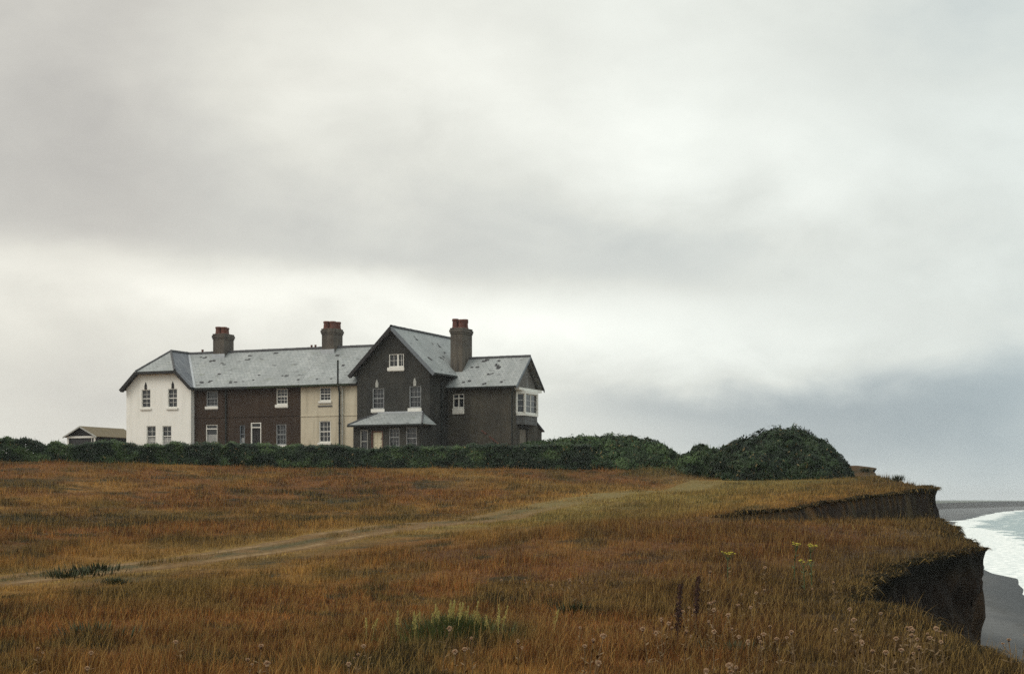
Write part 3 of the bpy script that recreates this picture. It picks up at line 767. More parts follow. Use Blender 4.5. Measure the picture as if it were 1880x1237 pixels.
def backing(mb, fr, holes, depth=.6):
    """dark room behind each opening"""
    for a0, a1, b0, b1 in [h[:4] for h in holes]:
        mb.poly([fr.p(a0, b0, -.22), fr.p(a1, b0, -.22), fr.p(a1, b1, -.22), fr.p(a0, b1, -.22)])
def chimney(root, off, u0, u1, v0, v1, wb, wt, pots, potmat, ptop):
    mb = MB(); e = .07
    mb.box((u0, v0, wb), (u1, v1, wt-.42))
    mb.box((u0-e*.5, v0-e*.5, wt-.42), (u1+e*.5, v1+e*.5, wt-.30)); mb.box((u0-e, v0-e, wt-.30), (u1+e, v1+e, wt-.12)); mb.box((u0-e*.4, v0-e*.4, wt-.12), (u1+e*.4, v1+e*.4, wt))
    fl = (u0-.07, v0-.07)
    c = mb.build('chimney', M['chim'], root, off)
    md = c.modifiers.new('soft', 'BEVEL'); md.width = .02; md.segments = 1
    mb = MB()
    for sx in (u0-.03, u1+.01): pass
    mb.box((u0-.05, v0-.05, wb+.0), (u1+.05, v0-.01, wb+.55)); mb.build('flashing', M['lead'], c, off)
    for (pu, pv, r, hh) in pots:
        mb = MB(); h = (ptop-wt)*hh
        mb.lathe([(0, -.02), (r*1.05, -.02), (r*1.05, .05), (r*.92, .08), (r*.84, h*.72), (r*.98, h*.76), (r*1.0, h*.9), (r*.9, h), (r*.68, h), (r*.66, h*.7), (0, h*.7)], (pu, pv, wt), 12)
        mb.build('chimney_pot', M[potmat], c, off, smooth=False)
    return c
def gutter(root, off, p, q, mat='gutter', r=.07):
    mb = MB(); p, q = Vector(p), Vector(q); mb.bar(p, q, .11, .10); mb.bar(p+Vector((0, -.075, .035)), q+Vector((0, -.075, .035)), .03, .05)
    return mb.build('gutter', M[mat], root, off)
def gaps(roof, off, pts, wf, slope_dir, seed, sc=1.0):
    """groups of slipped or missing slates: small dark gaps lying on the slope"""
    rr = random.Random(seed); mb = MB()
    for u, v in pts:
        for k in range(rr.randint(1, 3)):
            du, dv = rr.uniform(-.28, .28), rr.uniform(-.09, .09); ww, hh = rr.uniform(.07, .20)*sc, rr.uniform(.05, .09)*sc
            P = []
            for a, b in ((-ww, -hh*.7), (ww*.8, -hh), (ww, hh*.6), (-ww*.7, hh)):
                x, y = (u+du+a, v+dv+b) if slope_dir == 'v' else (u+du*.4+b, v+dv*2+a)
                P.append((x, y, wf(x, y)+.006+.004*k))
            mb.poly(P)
    return mb.build('missing_slates', M['bare'], roof, off, merge=False)
def pipe(root, off, pts, r=.045, name='drainpipe', mat='gutter'):
    mb = MB(); mb.tube(pts, r, 8)
    for p in [q for q in pts if 0 < q[2] < 4.6]: mb.tube([(p[0], p[1], p[2]-.04), (p[0], p[1], p[2]+.04)], r*1.35, 8)
    return mb.build(name, M[mat], root, off, smooth=False)
def ridge(roof, off, p, q, r=.11):
    mb = MB(); p, q = Vector(p), Vector(q); n = max(2, int((q-p).length/.45))
    for k in range(n):
        a, b = p.lerp(q, k/n), p.lerp(q, (k+1)/n-.004/n)
        a = a+Vector((0, 0, random.uniform(-.008, .012)))
        mb.tube([a, b], [r*1.02, r*.96], 7, False)
    return mb.build('ridge_tiles', M['ridge'], roof, off)
FRONT = lambda v: Frame((0, v, 0), (1, 0, 0), (0, -1, 0))

def house(name, u0, v0, label):
    p = hw(u0, v0)
    r = empty(name, p, -TH, label, 'house'); return r, (u0, v0, 0)

# main slopes
EV, EW, RV, RW = -.32, 4.86, 3.3, 7.70      # terrace eaves and ridge
msl = (RW-EW)/(RV-EV)
def mw(v): return EW+(v-EV)*msl
WC, WR = -16.15, 7.74                        # white house ridge
wsl = (7.74-4.98)/2.95

# ---- white end house
root, off = house('end_terrace_house', -16.1, -.4, 'white rendered end cottage with half hipped gable at the left of the row')
fr = FRONT(-.4)
hs = [(-17.6,-16.79,3.55,4.88), (-15.31,-14.48,3.52,4.88), (-17.16,-16.33,.75,2.26), (-15.80,-14.98,.75,2.24)]
mb = MB()
wl_, wr_ = -18.93, -13.32
gw = lambda u: WR-abs(u-WC)*wsl-.06
poly = [(wl_, -.3), (wr_, -.3), (wr_, gw(wr_)), (WC+1.68, gw(WC+1.68)), (WC-1.68, gw(WC-1.68)), (wl_, gw(wl_))]
wall(mb, fr, poly, hs); backing(mb, fr, hs)
mb.poly([(wl_, -.4, -.3), (wl_, 7.0, -.3), (wl_, 7.0, gw(wl_)), (wl_, -.4, gw(wl_))])
mb.poly([(wr_, -.4, -.3), (wr_, 0.3, -.3), (wr_, 0.3, gw(wr_)), (wr_, -.4, gw(wr_))])
mb.poly([(wl_, 7.0, -.3), (wr_, 7.0, -.3), (wr_, 7.0, gw(wr_)), (WC, 7.0, gw(WC)), (wl_, 7.0, gw(wl_))])
mb.poly([(wr_, 6.3, -.3), (wr_, 7.0, -.3), (wr_, 7.0, gw(wr_)), (wr_, 6.3, gw(wr_))])
mb.build('wall', M['white_wall'], root, off)
for k, h in enumerate(hs): window(root, off, fr, *h, cols=2, rows=4 if k < 2 else 4, curtain=(.0, .0, .42, .42)[k])
for a in (-17.22, -14.87):                # pointed niches above the upper windows
    mb = MB(); P = [(a-.10, 4.89), (a+.10, 4.89), (a+.10, 5.16), (a+.05, 5.30), (a, 5.42), (a-.05, 5.30), (a-.10, 5.16)]
    mb.poly([fr.p(x, y, .035) for x, y in P])
    for i in range(len(P)): p, q = P[i], P[(i+1) % len(P)]; mb.poly([fr.p(*p, -.02), fr.p(*q, -.02), fr.p(*q, .035), fr.p(*p, .035)])
    mb.build('lancet_ornament', M['dark_wood'], root, off)
mb = MB()
fv = -.78
zv = lambda u: WR-abs(u-WC)*wsl
hl, hr = WC-1.70, WC+1.70
apx = (WC, 1.15, WR)
mb.slab([(WC-3.02, fv, zv(WC-3.02)), (hl, fv, zv(hl)), apx, (WC, 7.3, WR), (WC-3.02, 7.3, zv(WC-3.02))], .10)
mb.slab([(hl, fv, zv(hl)), (hr, fv, zv(hr)), apx], .10)
roof = mb.build('roof', M['slate'], root, off)
mb = MB()
vb = (WC+(WR-4.90)/wsl, EV+(4.90-EW)/msl, 4.90)
mb.slab([(WC+2.98, fv, zv(WC+2.98)), vb, (WC, RV+.05, WR), apx, (hr, fv, zv(hr))], .10)
mb.slab([(WC+2.98, 7.3, zv(WC+2.98)), (WC, 7.3, WR), (WC, RV+.05, WR), (WC+2.98, 6.9, zv(WC+2.98))], .10)
s2 = mb.build('roof_slope', M['slate_dark'], roof, off)
ridge(roof, off, apx, (WC, 7.3, WR)); ridge(roof, off, (hr, fv, zv(hr)+.02), apx, .085); ridge(roof, off, (hl, fv, zv(hl)+.02), apx, .085)
mb = MB(); mb.bar((WC, RV+.05, WR+.03), (vb[0], vb[1], vb[2]+.03), .16, .03); mb.build('valley_lead', M['lead'], roof, off)
mb = MB()
for sg in (-1, 1):
    a, b = (WC+sg*3.05, fv-.03, zv(WC+sg*3.05)-.08), (WC+sg*1.68, fv-.03, zv(WC+sg*1.68)-.08)
    mb.bar(a, b, .05, .22)
    mb.bar((a[0], fv+.20, a[2]-.06), (b[0], fv+.20, b[2]-.06), .36, .04)
mb.bar((hl-.1, fv-.03, zv(hl)-.12), (hr+.1, fv-.03, zv(hr)-.12), .06, .16)
mb.bar((hl, fv+.19, zv(hl)-.16), (hr, fv+.19, zv(hr)-.16), .36, .03)
mb.build('barge_board', M['dark_wood'], root, off)

# ---- brown rendered house
root, off = house('terraced_house', -9, 0, 'dark brown rendered cottage between the white and the cream cottage')
fr = FRONT(0)
wins = [(-12.28,-11.33,3.56,4.66), (-6.47,-5.57,3.56,4.66), (-12.33,-11.36,.45,2.28), (-9.49,-9.06,.9,2.2), (-6.49,-5.68,.75,2.2)]
door = (-8.57,-7.72,.05,2.36)
hs = wins+[door]
mb = MB(); poly = [(-13.30, -.3), (-4.51, -.3), (-4.51, 4.80), (-13.30, 4.80)]
wall(mb, fr, poly, hs); backing(mb, fr, hs)
mb.poly([(-13.3, 6.6, -.3), (-4.51, 6.6, -.3), (-4.51, 6.6, 4.8), (-13.3, 6.6, 4.8)])
mb.poly([(-4.51, 0, -.3), (-4.51, 6.6, -.3), (-4.51, 6.6, 4.8), (-4.51, 0, 4.8)])
mb.build('wall', M['brown_wall'], root, off)
window(root, off, fr, *wins[0], cols=3, rows=4, mat='grey_paint', sillmat='white', sillh=.17)
window(root, off, fr, *wins[1], cols=3, rows=4, mat='white', sillh=.19)
window(root, off, fr, *wins[2], cols=1, rows=1, meet=False, transom=1.98, curtain=.62, sill=True)
window(root, off, fr, *wins[3], cols=1, rows=2, mat='bluegrey', sillmat='white', sillh=.12, curtain=.28)
window(root, off, fr, *wins[4], cols=3, rows=4, mat='grey_paint', sillmat='white')
def door_part(root, off, fr, a0, a1, b0, b1, mat, frame='white', transom=None, glazed=False, rec=.12):
    mb = MB(); e = .004; t = .07
    top = transom if transom else b1-t
    fbar(mb, fr, a0+t, a1-t, b0+e, top-.005, -rec-.05, -rec)
    aa, ab = a0+t+.1, a1-t-.1
    hh = (top-b0)
    if not glazed:
        for (p0, p1) in ((.06, .42), (.50, .92)):
            for (q0, q1) in ((aa, (aa+ab)/2-.04), ((aa+ab)/2+.04, ab)): fbar(mb, fr, q0, q1, b0+hh*p0, b0+hh*p1, -rec, -rec+.018)
    d = mb.build('door', M[mat], root, off)
    mb = MB()
    fbar(mb, fr, a0+e, a0+t, b0+e, b1-e, -rec-.06, -.005); fbar(mb, fr, a1-t, a1-e, b0+e, b1-e, -rec-.06, -.005); fbar(mb, fr, a0+t, a1-t, b1-t, b1-e, -rec-.06, -.01)
    if transom: fbar(mb, fr, a0+t, a1-t, transom, transom+.07, -rec-.06, -.01)
    mb.build('door_frame', M[frame], d, off)
    if transom:
        mb = MB(); fbar(mb, fr, a0+t, a1-t, transom+.07, b1-t, -rec-.03, -rec-.02); mb.build('transom_pane', M['glass'], d, off)
    if glazed:
        mb = MB(); fbar(mb, fr, aa, ab, b0+hh*.48, b0+hh*.93, -rec+.001, -rec+.012); mb.build('door_pane', M['glass'], d, off)
    mb = MB(); c = fr.p(a1-t-.09, b0+1.0, -rec); mb.tube([c, c+fr.n*.06], .022, 8); mb.tube([c+fr.n*.05, c+fr.n*.09], .032, 8)
    mb.build('handle', M['gutter'], d, off)
    return d
door_part(root, off, fr, *door, 'dark_wood', transom=1.98)
mb = MB(); fbar(mb, fr, -13.29, -4.52, 2.76, 2.86, -.02, .035); mb.build('string_course', M['brown_wall'], root, off)
pipe(root, off, [(-10.6, -.10, 4.75), (-10.6, -.09, 4.4), (-10.6, -.09, 2.4), (-10.6, -.09, 0)], .05)
mb = MB(); mb.slab([(vb[0], vb[1], vb[2]), (-4.515, EV, EW), (-4.515, RV, RW), (WC, RV, RW)], .10)
mb.slab([(-4.515, RV+.002, RW), (-4.515, 6.95, EW), (-13.3, 6.95, EW), (WC, RV+.002, RW)], .10)
roof = mb.build('roof', M['slate'], root, off)
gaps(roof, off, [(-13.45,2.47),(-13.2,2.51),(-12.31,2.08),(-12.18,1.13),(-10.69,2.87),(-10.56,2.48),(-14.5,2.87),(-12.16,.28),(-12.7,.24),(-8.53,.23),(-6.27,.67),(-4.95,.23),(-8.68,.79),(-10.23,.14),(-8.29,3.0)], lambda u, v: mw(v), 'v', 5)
ridge(roof, off, (WC+.1, RV, RW+.01), (-13.68, RV, RW+.01)); ridge(roof, off, (-12.60, RV, RW+.01), (-4.52, RV, RW+.01))
chimney(root, off, -13.62, -12.64, 2.75, 4.0, 7.0, 9.03, [(-13.32, 3.05, .25, 1.0), (-12.86, 3.05, .24, .94), (-13.12, 3.68, .26, .97)], 'potdark', 9.55)
gutter(root, off, (-13.2, EV-.02, EW-.10), (-8.66, EV-.02, EW-.10))
gutter(root, off, (-8.64, EV-.02, EW-.10), (-4.52, EV-.02, EW-.10), 'mossgutter')
mb = MB(); mb.bar((-13.2, EV+.17, EW-.13), (-4.52, EV+.17, EW-.13), .30, .03); mb.build('soffit', M['dark_wood'], root, off)
mb = MB(); mb.tube([(-14.9, RV, RW+.05), (-14.9, RV, RW+.28)], [.07, .09], 8); mb.build('vent_pot', M['potdark'], roof, off)

# ---- cream house
root, off = house('terraced_house', -2.25, 0, 'cream rendered narrow cottage beside the dark gabled house')
wins = [(-2.99,-2.11,3.72,4.66), (-3.04,-2.13,.88,2.36)]
mb = MB(); poly = [(-4.505, -.3), (.0, -.3), (.0, 4.80), (-4.505, 4.80)]
wall(mb, fr, poly, wins); backing(mb, fr, wins)
mb.poly([(-4.505, 6.6, -.3), (0, 6.6, -.3), (0, 6.6, 4.8), (-4.505, 6.6, 4.8)])
mb.poly([(-4.505, 0, -.3), (-4.505, 6.6, -.3), (-4.505, 6.6, 4.8), (-4.505, 0, 4.8)])
mb.build('wall', M['cream_wall'], root, off)
window(root, off, fr, *wins[0], cols=3, rows=4, mat='white'); window(root, off, fr, *wins[1], cols=3, rows=4)
mb = MB(); fbar(mb, fr, -4.50, -.01, 2.68, 2.78, -.02, .035); mb.build('string_course', M['cream_wall'], root, off)
mb = MB(); fbar(mb, fr, -3.12, -2.0, 3.34, 3.42, -.02, .05); mb.build('drip_ledge', M['ridge'], root, off)
pipe(root, off, [(-1.32, -.42, 6.45), (-1.32, -.42, 4.9), (-1.36, -.13, 4.3), (-1.36, -.13, 2.2), (-1.36, -.13, 0)], .065, 'soil_pipe')
pipe(root, off, [(-1.14, -.36, 4.78), (-1.14, -.12, 4.35), (-1.14, -.12, 1.6), (-1.14, -.12, 0)], .045, 'drainpipe', 'dirty_white')
GE, GW_, GAP, GC_ = -.42, 5.40, 8.56, 2.78   # dark gable: eave overhang line, eave height, apex, centre
gsl = (GAP-GW_)/(GC_-GE)
gz = lambda u: GAP-abs(u-GC_)*gsl
def u_on_g(w): return GC_-(GAP-w)/gsl
v1 = EV+(gz(-.01)-EW)/msl
mb = MB(); mb.slab([(-4.505, EV, EW), (-.01, EV, EW), (-.01, v1, mw(v1)), (u_on_g(RW), RV, RW), (-4.505, RV, RW)], .10)
mb.slab([(-4.505, RV+.002, RW), (u_on_g(RW), RV+.002, RW), (-.01, 6.95, EW), (-4.505, 6.95, EW)], .10)
roof = mb.build('roof', M['slate'], root, off)
ridge(roof, off, (-4.5, RV, RW+.01), (-4.53, RV, RW+.01)) if False else None
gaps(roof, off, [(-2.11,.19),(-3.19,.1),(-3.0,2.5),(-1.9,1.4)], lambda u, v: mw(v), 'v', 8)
ridge(roof, off, (-3.44, RV, RW+.01), (u_on_g(RW)-.05, RV, RW+.01))
chimney(root, off, -4.47, -3.48, 2.75, 4.0, 7.0, 9.02, [(-4.22, 3.02, .245, 1.0), (-3.72, 3.02, .24, .96), (-4.22, 3.7, .24, .97), (-3.72, 3.7, .245, 1.0)], 'pot', 9.55)
for a in (-5.62, -5.30):
    mb = MB(); mb.tube([(a, RV, RW+.05), (a, RV, RW+.26)], [.07, .08], 8); mb.build('vent_pot', M['potdark'], roof, off)
gutter(root, off, (-4.50, EV-.02, EW-.10), (-.50, EV-.02, EW-.10), 'mossgutter')
mb = MB(); mb.bar((-4.50, EV+.17, EW-.13), (-.02, EV+.17, EW-.13), .30, .03); mb.build('soffit', M['dark_wood'], root, off)

# ---- dark gabled house with porch and wing
root, off = house('gabled_house', 2.78, -.12, 'dark grey gabled house with slate porch and side wing at the right of the row')
fr = FRONT(-.12)
wins = [(2.45,3.58,5.84,6.74), (1.20,2.08,3.08,4.48), (4.00,4.88,3.08,4.55)]
low = [(.95, 1.55, .2, 1.7)]
ul, ur = .004, 5.55
mb = MB(); poly = [(ul, -.3), (ur, -.3), (ur, gz(ur)-.1), (GC_, GAP-.1), (ul, gz(ul)-.1)]
wall(mb, fr, poly, wins); backing(mb, fr, wins)
mb.poly([(ul, -.12, -.3), (ul, 9, -.3), (ul, 9, gz(ul)-.1), (ul, -.12, gz(ul)-.1)])
mb.poly([(ur, -.12, -.3), (ur, 9, -.3), (ur, 9, gz(ur)-.1), (ur, -.12, gz(ur)-.1)])
mb.poly([(ul, 9, -.3), (ur, 9, -.3), (ur, 9, gz(ur)-.1), (GC_, 9, GAP-.1), (ul, 9, gz(ul)-.1)])
mb.build('wall', M['grey_wall'], root, off)
window(root, off, fr, *wins[0], cols=2, rows=2, meet=False, mull=[(3.12, .11)], sillh=.22)
window(root, off, fr, *wins[1], cols=3, rows=4, mat='grey_paint', sillmat='white', sillh=.22); window(root, off, fr, *wins[2], cols=3, rows=4, mat='grey_paint', sillmat='white', sillh=.24)
for a, t in ((1.55, 5.08), (4.42, 5.10)):
    mb = MB(); P = [(a-.10, t-.55), (a+.10, t-.55), (a+.11, t-.28), (a+.06, t-.12), (a, t), (a-.06, t-.12), (a-.11, t-.28)]
    mb.poly([fr.p(x, y, .04) for x, y in P])
    for i in range(len(P)): p, q = P[i], P[(i+1) % len(P)]; mb.poly([fr.p(*p, -.02), fr.p(*q, -.02), fr.p(*q, .04), fr.p(*p, .04)])
    mb.build('lancet_ornament', M['dirty_white'], root, off)
gv = -.45
mb = MB()
mb.slab([(GE, gv, GW_), (GC_, gv, GAP), (GC_, 9.3, GAP), (GE, 9.3, GW_)], .11)
mb.slab([(2*GC_-GE, gv, GW_), (GC_+.001, gv, GAP), (GC_+.001, 9.3, GAP), (2*GC_-GE, 9.3, GW_)], .11)
roof = mb.build('roof', M['slate'], root, off)
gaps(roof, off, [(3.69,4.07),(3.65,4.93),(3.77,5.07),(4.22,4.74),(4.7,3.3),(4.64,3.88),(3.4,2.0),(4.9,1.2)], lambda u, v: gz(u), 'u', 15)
ridge(roof, off, (GC_, gv, GAP+.01), (GC_, 9.3, GAP+.01))
for sg in (-1, 1):
    mb = MB(); a, b = (GC_+sg*(GC_-GE+.03), gv-.03, GW_-.13), (GC_+sg*.02, gv-.03, GAP-.10)
    mb.bar(a, b, .05, .24); mb.bar((a[0], gv+.17, a[2]-.05), (b[0], gv+.17, b[2]-.05), .30, .03)
    mb.build('barge_board', M['dark_wood'] if sg < 0 else M['bluegrey'], root, off)
gutter(root, off, (2*GC_-GE+.03, gv+.05, GW_-.08), (2*GC_-GE+.03, 3.3, GW_-.08))
pipe(root, off, [(5.78, 1.5, 5.2), (5.63, 1.5, 4.9), (5.63, 1.5, 2.5), (5.63, 1.5, 0)], .055)
# porch
pv, pl_, pr_, pe = -1.95, .75, 6.05, 1.93
fp = Frame((0, pv, 0), (1, 0, 0), (0, -1, 0))
pw = [(3.45,4.22,.45,1.68), (4.72,5.50,.25,1.72), (1.28,1.85,.05,1.6)]
pd = (2.12, 3.0, .0, 1.52)
mb = MB(); wall(mb, fp, [(pl_, -.3), (pr_-.35, -.3), (pr_-.35, pe-.06), (pl_, pe-.06)], pw+[pd], .2); backing(mb, fp, pw)
mb.poly([(pl_, pv, -.3), (pl_, -.12, -.3), (pl_, -.12, pe-.06), (pl_, pv, pe-.06)]); mb.poly([(pr_-.35, pv, -.3), (pr_-.35, -.12, -.3), (pr_-.35, -.12, pe-.06), (pr_-.35, pv, pe-.06)])
porch = mb.build('porch', M['brown_porch'] if 'brown_porch' in M else M['grey_wall'], root, off)
mb = MB(); e0 = pv-.3
TA, TB = 1.62, 5.02
mb.slab([(pl_-.25, e0, pe), (pr_, e0, pe), (TB, -.13, 2.78), (TA, -.13, 2.78)], .09)
mb.slab([(pl_-.25, e0, pe), (TA, -.13, 2.78), (pl_-.25, -.13, pe)], .09); mb.slab([(pr_, e0, pe), (TB, -.13, 2.78), (pr_, -.13, pe)], .09)
pro = mb.build('porch_roof', M['slate'], root, off)
for a, b in (((pl_-.25, e0, pe+.02), (TA, -.13, 2.80)), ((pr_, e0, pe+.02), (TB, -.13, 2.80))): ridge(pro, off, a, b, .06)
mb = MB(); mb.bar((TA, -.16, 2.82), (TB, -.16, 2.82), .07, .12); mb.build('flashing', M['lead'], pro, off)
gutter(root, off, (pl_-.28, e0-.02, pe-.09), (pr_+.03, e0-.02, pe-.09))
window(root, off, fp, *pw[0], cols=3, rows=4, mat='grey_paint', sill=True, sillh=.08); window(root, off, fp, *pw[1], cols=2, rows=4, mat='grey_paint', sill=False)
window(root, off, fp, *pw[2], cols=1, rows=2, mat='dirty_white', sill=False)
door_part(root, off, fp, *pd, 'cream_door', frame='redbrick')
# wing
WV, WU0, WU1, WB = 2.5, 5.56, 10.42, 6.62
fw_ = Frame((0, WV, 0), (1, 0, 0), (0, -1, 0)); fe = Frame((WU1, 0, 0), (0, 1, 0), (1, 0, 0))
wc = (WV+WB)/2; wA, wE = 6.68, 4.56; wov = .32
wsl2 = (wA-wE)/(wc-WV+wov); wz = lambda v: wA-abs(v-wc)*wsl2
ww = [(5.96, 6.80, 3.16, 4.12)]
mb = MB(); wall(mb, fw_, [(WU0, -.3), (WU1, -.3), (WU1, wz(WV)-.08), (WU0, wz(WV)-.08)], ww); backing(mb, fw_, ww)
bo = [(3.62, 4.95, .1, 1.78)]
wall(mb, fe, [(WV, -.3), (WB, -.3), (WB, wz(WB)-.08), (wc, wA-.1), (WV, wz(WV)-.08)], bo); backing(mb, fe, bo)
mb.poly([(WU0, WB, -.3), (WU1, WB, -.3), (WU1, WB, wz(WB)-.08), (WU0, WB, wz(WB)-.08)])
mb.build('wing_wall', M['wing_wall'], root, off)
window(root, off, fw_, *ww[0], cols=1, rows=1, meet=False, mull=[(6.38, .07)], transom=3.82, sill=False, bot=.09)
mb = MB(); fbar(mb, fw_, 5.94, 6.82, 2.76, 3.155, -.01, .05); fbar(mb, fw_, 6.02, 6.36, 2.84, 3.08, .05, .065); fbar(mb, fw_, 6.42, 6.74, 2.84, 3.08, .05, .065); mb.build('apron_panel', M['white'], root, off)
mb = MB(); tri = [(WV+.35, 4.50), (WB-.35, 4.50), (wc, wA-.32)]
mb.poly([fe.p(a, b, .03) for a, b in tri], tri)
for i in range(3): p, q = tri[i], tri[(i+1) % 3]; mb.poly([fe.p(*p, -.02), fe.p(*q, -.02), fe.p(*q, .03), fe.p(*p, .03)])
mb.build('gable_tiles', M['gable_tile'], root, off)
# boarded garden doorway under the bay
mb = MB()
for k in range(6): q = 3.66+k*.208; fbar(mb, fe, q, q+.2, .12, 1.72, -.16, -.12+.008*(k % 2))
mb.build('boarded_door', M['wood'], root, off)
mb = MB(); fbar(mb, fe, 3.40, 5.15, 1.79, 2.02, -.02, .05); mb.build('lintel', M['dark_wood'], root, off)
# roof of the wing
mb = MB(); ve = WV-wov; vb2 = WB+wov; ue = WU1+.38
mb.slab([(4.9, ve, wE), (ue, ve, wE), (ue, wc, wA), (4.9, wc, wA)], .10); mb.slab([(4.9, vb2, wE), (ue, vb2, wE), (ue, wc+.001, wA), (4.9, wc+.001, wA)], .10)
wro = mb.build('wing_roof', M['slate'], root, off)
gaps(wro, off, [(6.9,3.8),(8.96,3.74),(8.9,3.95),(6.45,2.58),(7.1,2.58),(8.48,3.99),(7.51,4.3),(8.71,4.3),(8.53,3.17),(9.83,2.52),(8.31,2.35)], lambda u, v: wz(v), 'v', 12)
ridge(wro, off, (6.25, wc, wA+.01), (ue, wc, wA+.01), .10)
for a in (ve, vb2):
    mb = MB(); mb.bar((ue+.02, a, wE-.10), (ue+.02, wc, wA-.10), .05, .20, (1, 0, 0)) if False else mb.obox(((ue+.02), (a+wc)/2, (wE+wA)/2-.11), (.025, 0, 0), (0, (wc-a)/2, (wA-wE)/2), (0, 0, .10))
    mb.build('barge_board', M['bluegrey'] if a == ve else M['dark_wood'], root, off)
gutter(root, off, (5.75, ve-.04, wE-.09), (ue-.05, ve-.04, wE-.09))
# canted bay on the end wall, tile hung below
def canted(mb, z0, z1, d, vA, vB, ins):
    P = [(WU1+.002, vA), (WU1+d, vA+ins), (WU1+d, vB-ins), (WU1+.002, vB)]
    for i in range(3): (a, b), (c, e) = P[i], P[i+1]; mb.poly([(a, b, z0), (c, e, z0), (c, e, z1), (a, b, z1)], [(0, z0), (math.hypot(c-a, e-b), z0), (math.hypot(c-a, e-b), z1), (0, z1)])
    mb.poly([(x, y, z1) for x, y in P]); mb.poly([(x, y, z0) for x, y in P][::-1])
    return P
mb = MB(); P = canted(mb, 2.02, 2.62, .42, 3.05, 6.05, .45); mb.build('bay_apron', M['slate_hang'], root, off)
mb = MB(); canted(mb, 2.622, 2.74, .50, 3.0, 6.1, .45); canted(mb, 4.10, 4.30, .50, 3.0, 6.1, .45)
mb.box((WU1+.004, 2.62, 4.302), (WU1+.40, 6.5, 4.47))
for (pa, pb) in P: mb.tube([(pa+.005, pb, 2.742), (pa+.005, pb, 4.098)], .095, 8)
bayf = mb.build('bay_frame', M['white'], root, off)
for i in range(3):
    (a, b), (c, e) = P[i], P[i+1]; d = Vector((c-a, e-b, 0)); L_ = d.length; n_ = Vector((d.y, -d.x, 0))
    f3 = Frame((a, b, 0), d, n_)
    window(root, off, f3, .02, L_-.02, 2.745, 4.095, cols=1, rows=3, meet=False, sill=False, rec=.04, mull=[(L_*.52, .10)] if i == 1 else None, bot=.12)
# lean-to behind the end wall
mb = MB()
mb.poly([(WU1-.3, WB, -.3), (WU1-.3, WB+1.5, -.3), (WU1-.3, WB+1.5, 1.7), (WU1-.3, WB, 2.35)]); mb.poly([(WU1-.3, WB+1.5, -.3), (WU0, WB+1.5, -.3), (WU0, WB+1.5, 1.7), (WU1-.3, WB+1.5, 1.7)])
mb.build('lean_to', M['wing_wall'], root, off)
mb = MB(); mb.slab([(WU1-.15, WB+.005, 2.52), (WU1-.15, WB+1.68, 1.76), (WU0, WB+1.68, 1.76), (WU0, WB+.005, 2.52)], .08); mb.build('lean_to_roof', M['slate_dark'], root, off)
# red brick scar of a vanished lean-to on the wing's front
mb = MB(); a, b = Vector((6.75, WV-.02, 2.62)), Vector((9.45, WV-.02, .66))
for k in range(14):
    if k < 7 or k == 9: continue
    p, q = a.lerp(b, k/14), a.lerp(b, (k+.93)/14); mb.bar(p, q, .07, .07+.02*(k % 3))
mb.build('brick_scar', M['redbrick'], root, off)
chimney(root, off, 5.30, 6.22, 3.45, 5.0, 5.0, 8.72, [(5.54, 3.75, .235, 1.0), (6.0, 3.75, .23, .90), (5.54, 4.3, .235, .97), (6.0, 4.3, .235, 1.0), (5.77, 4.8, .23, .9)], 'pot', 9.36)
pipe(root, off, [(10.55, WV-.1, 4.3), (10.36, WV-.07, 4.1), (10.36, WV-.07, 2), (10.36, WV-.07, 0)], .04)

# ---- garage / shed behind the hedge on the left
SO = Vector((-37.0, 136.0, 4.6))
root = empty('garage', SO, -TH, 'small wooden garage with brown pitched roof and white trim left of the cottages', 'garage')
off = (0, 0, 0)
sw, sl, sew, sa = 2.9, 5.4, 2.32, 3.05
f0 = Frame((0, 0, 0), (1, 0, 0), (0, -1, 0))
mb = MB(); hole = [(.32, 2.35, -.1, 2.05)]
wall(mb, f0, [(0, -.3), (sw, -.3), (sw, sew-.03), (sw/2, sa-.06), (0, sew-.03)], hole, .1)
mb.poly([(0, 0, -.3), (0, sl, -.3), (0, sl, sew-.03), (0, 0, sew-.03)]); mb.poly([(sw, 0, -.3), (sw, sl, -.3), (sw, sl, sew-.03), (sw, 0, sew-.03)])
mb.poly([(0, sl, -.3), (sw, sl, -.3), (sw, sl, sew-.03), (sw/2, sl, sa-.06), (0, sl, sew-.03)])
mb.build('wall', M['dark_wood'], root)
mb = MB(); fbar(mb, f0, .33, 2.34, -.1, 2.04, -.09, -.05); d = mb.build('door', M['dark_wood'], root)
mb = MB()
for k in range(9): q = .36+k*.22; fbar(mb, f0, q, q+.19, 0, 2.0, -.05, -.035)
mb.build('door_boards', M['bare'], d)
mb = MB(); o = .28
k_ = (sa-sew)/(sw/2)
mb.slab([(-o, -.25, sew-o*k_), (sw/2, -.25, sa), (sw/2, sl+.2, sa), (-o, sl+.2, sew-o*k_)], .06); mb.slab([(sw+o, -.25, sew-o*k_), (sw/2+.001, -.25, sa), (sw/2+.001, sl+.2, sa), (sw+o, sl+.2, sew-o*k_)], .06)
mb.build('roof', M['brown_felt'], root)
mb = MB()
for sg in (-1, 1):
    mb.obox((sw/2+sg*(sw/2+o)/2, -.27, (sew-o*k_+sa)/2-.07), ((sw/2+o)/2*sg, 0, -(sa-sew+o*k_)/2), (0, .02, 0), (0, 0, .065))
mb.build('barge_board', M['dirty_white'], root)
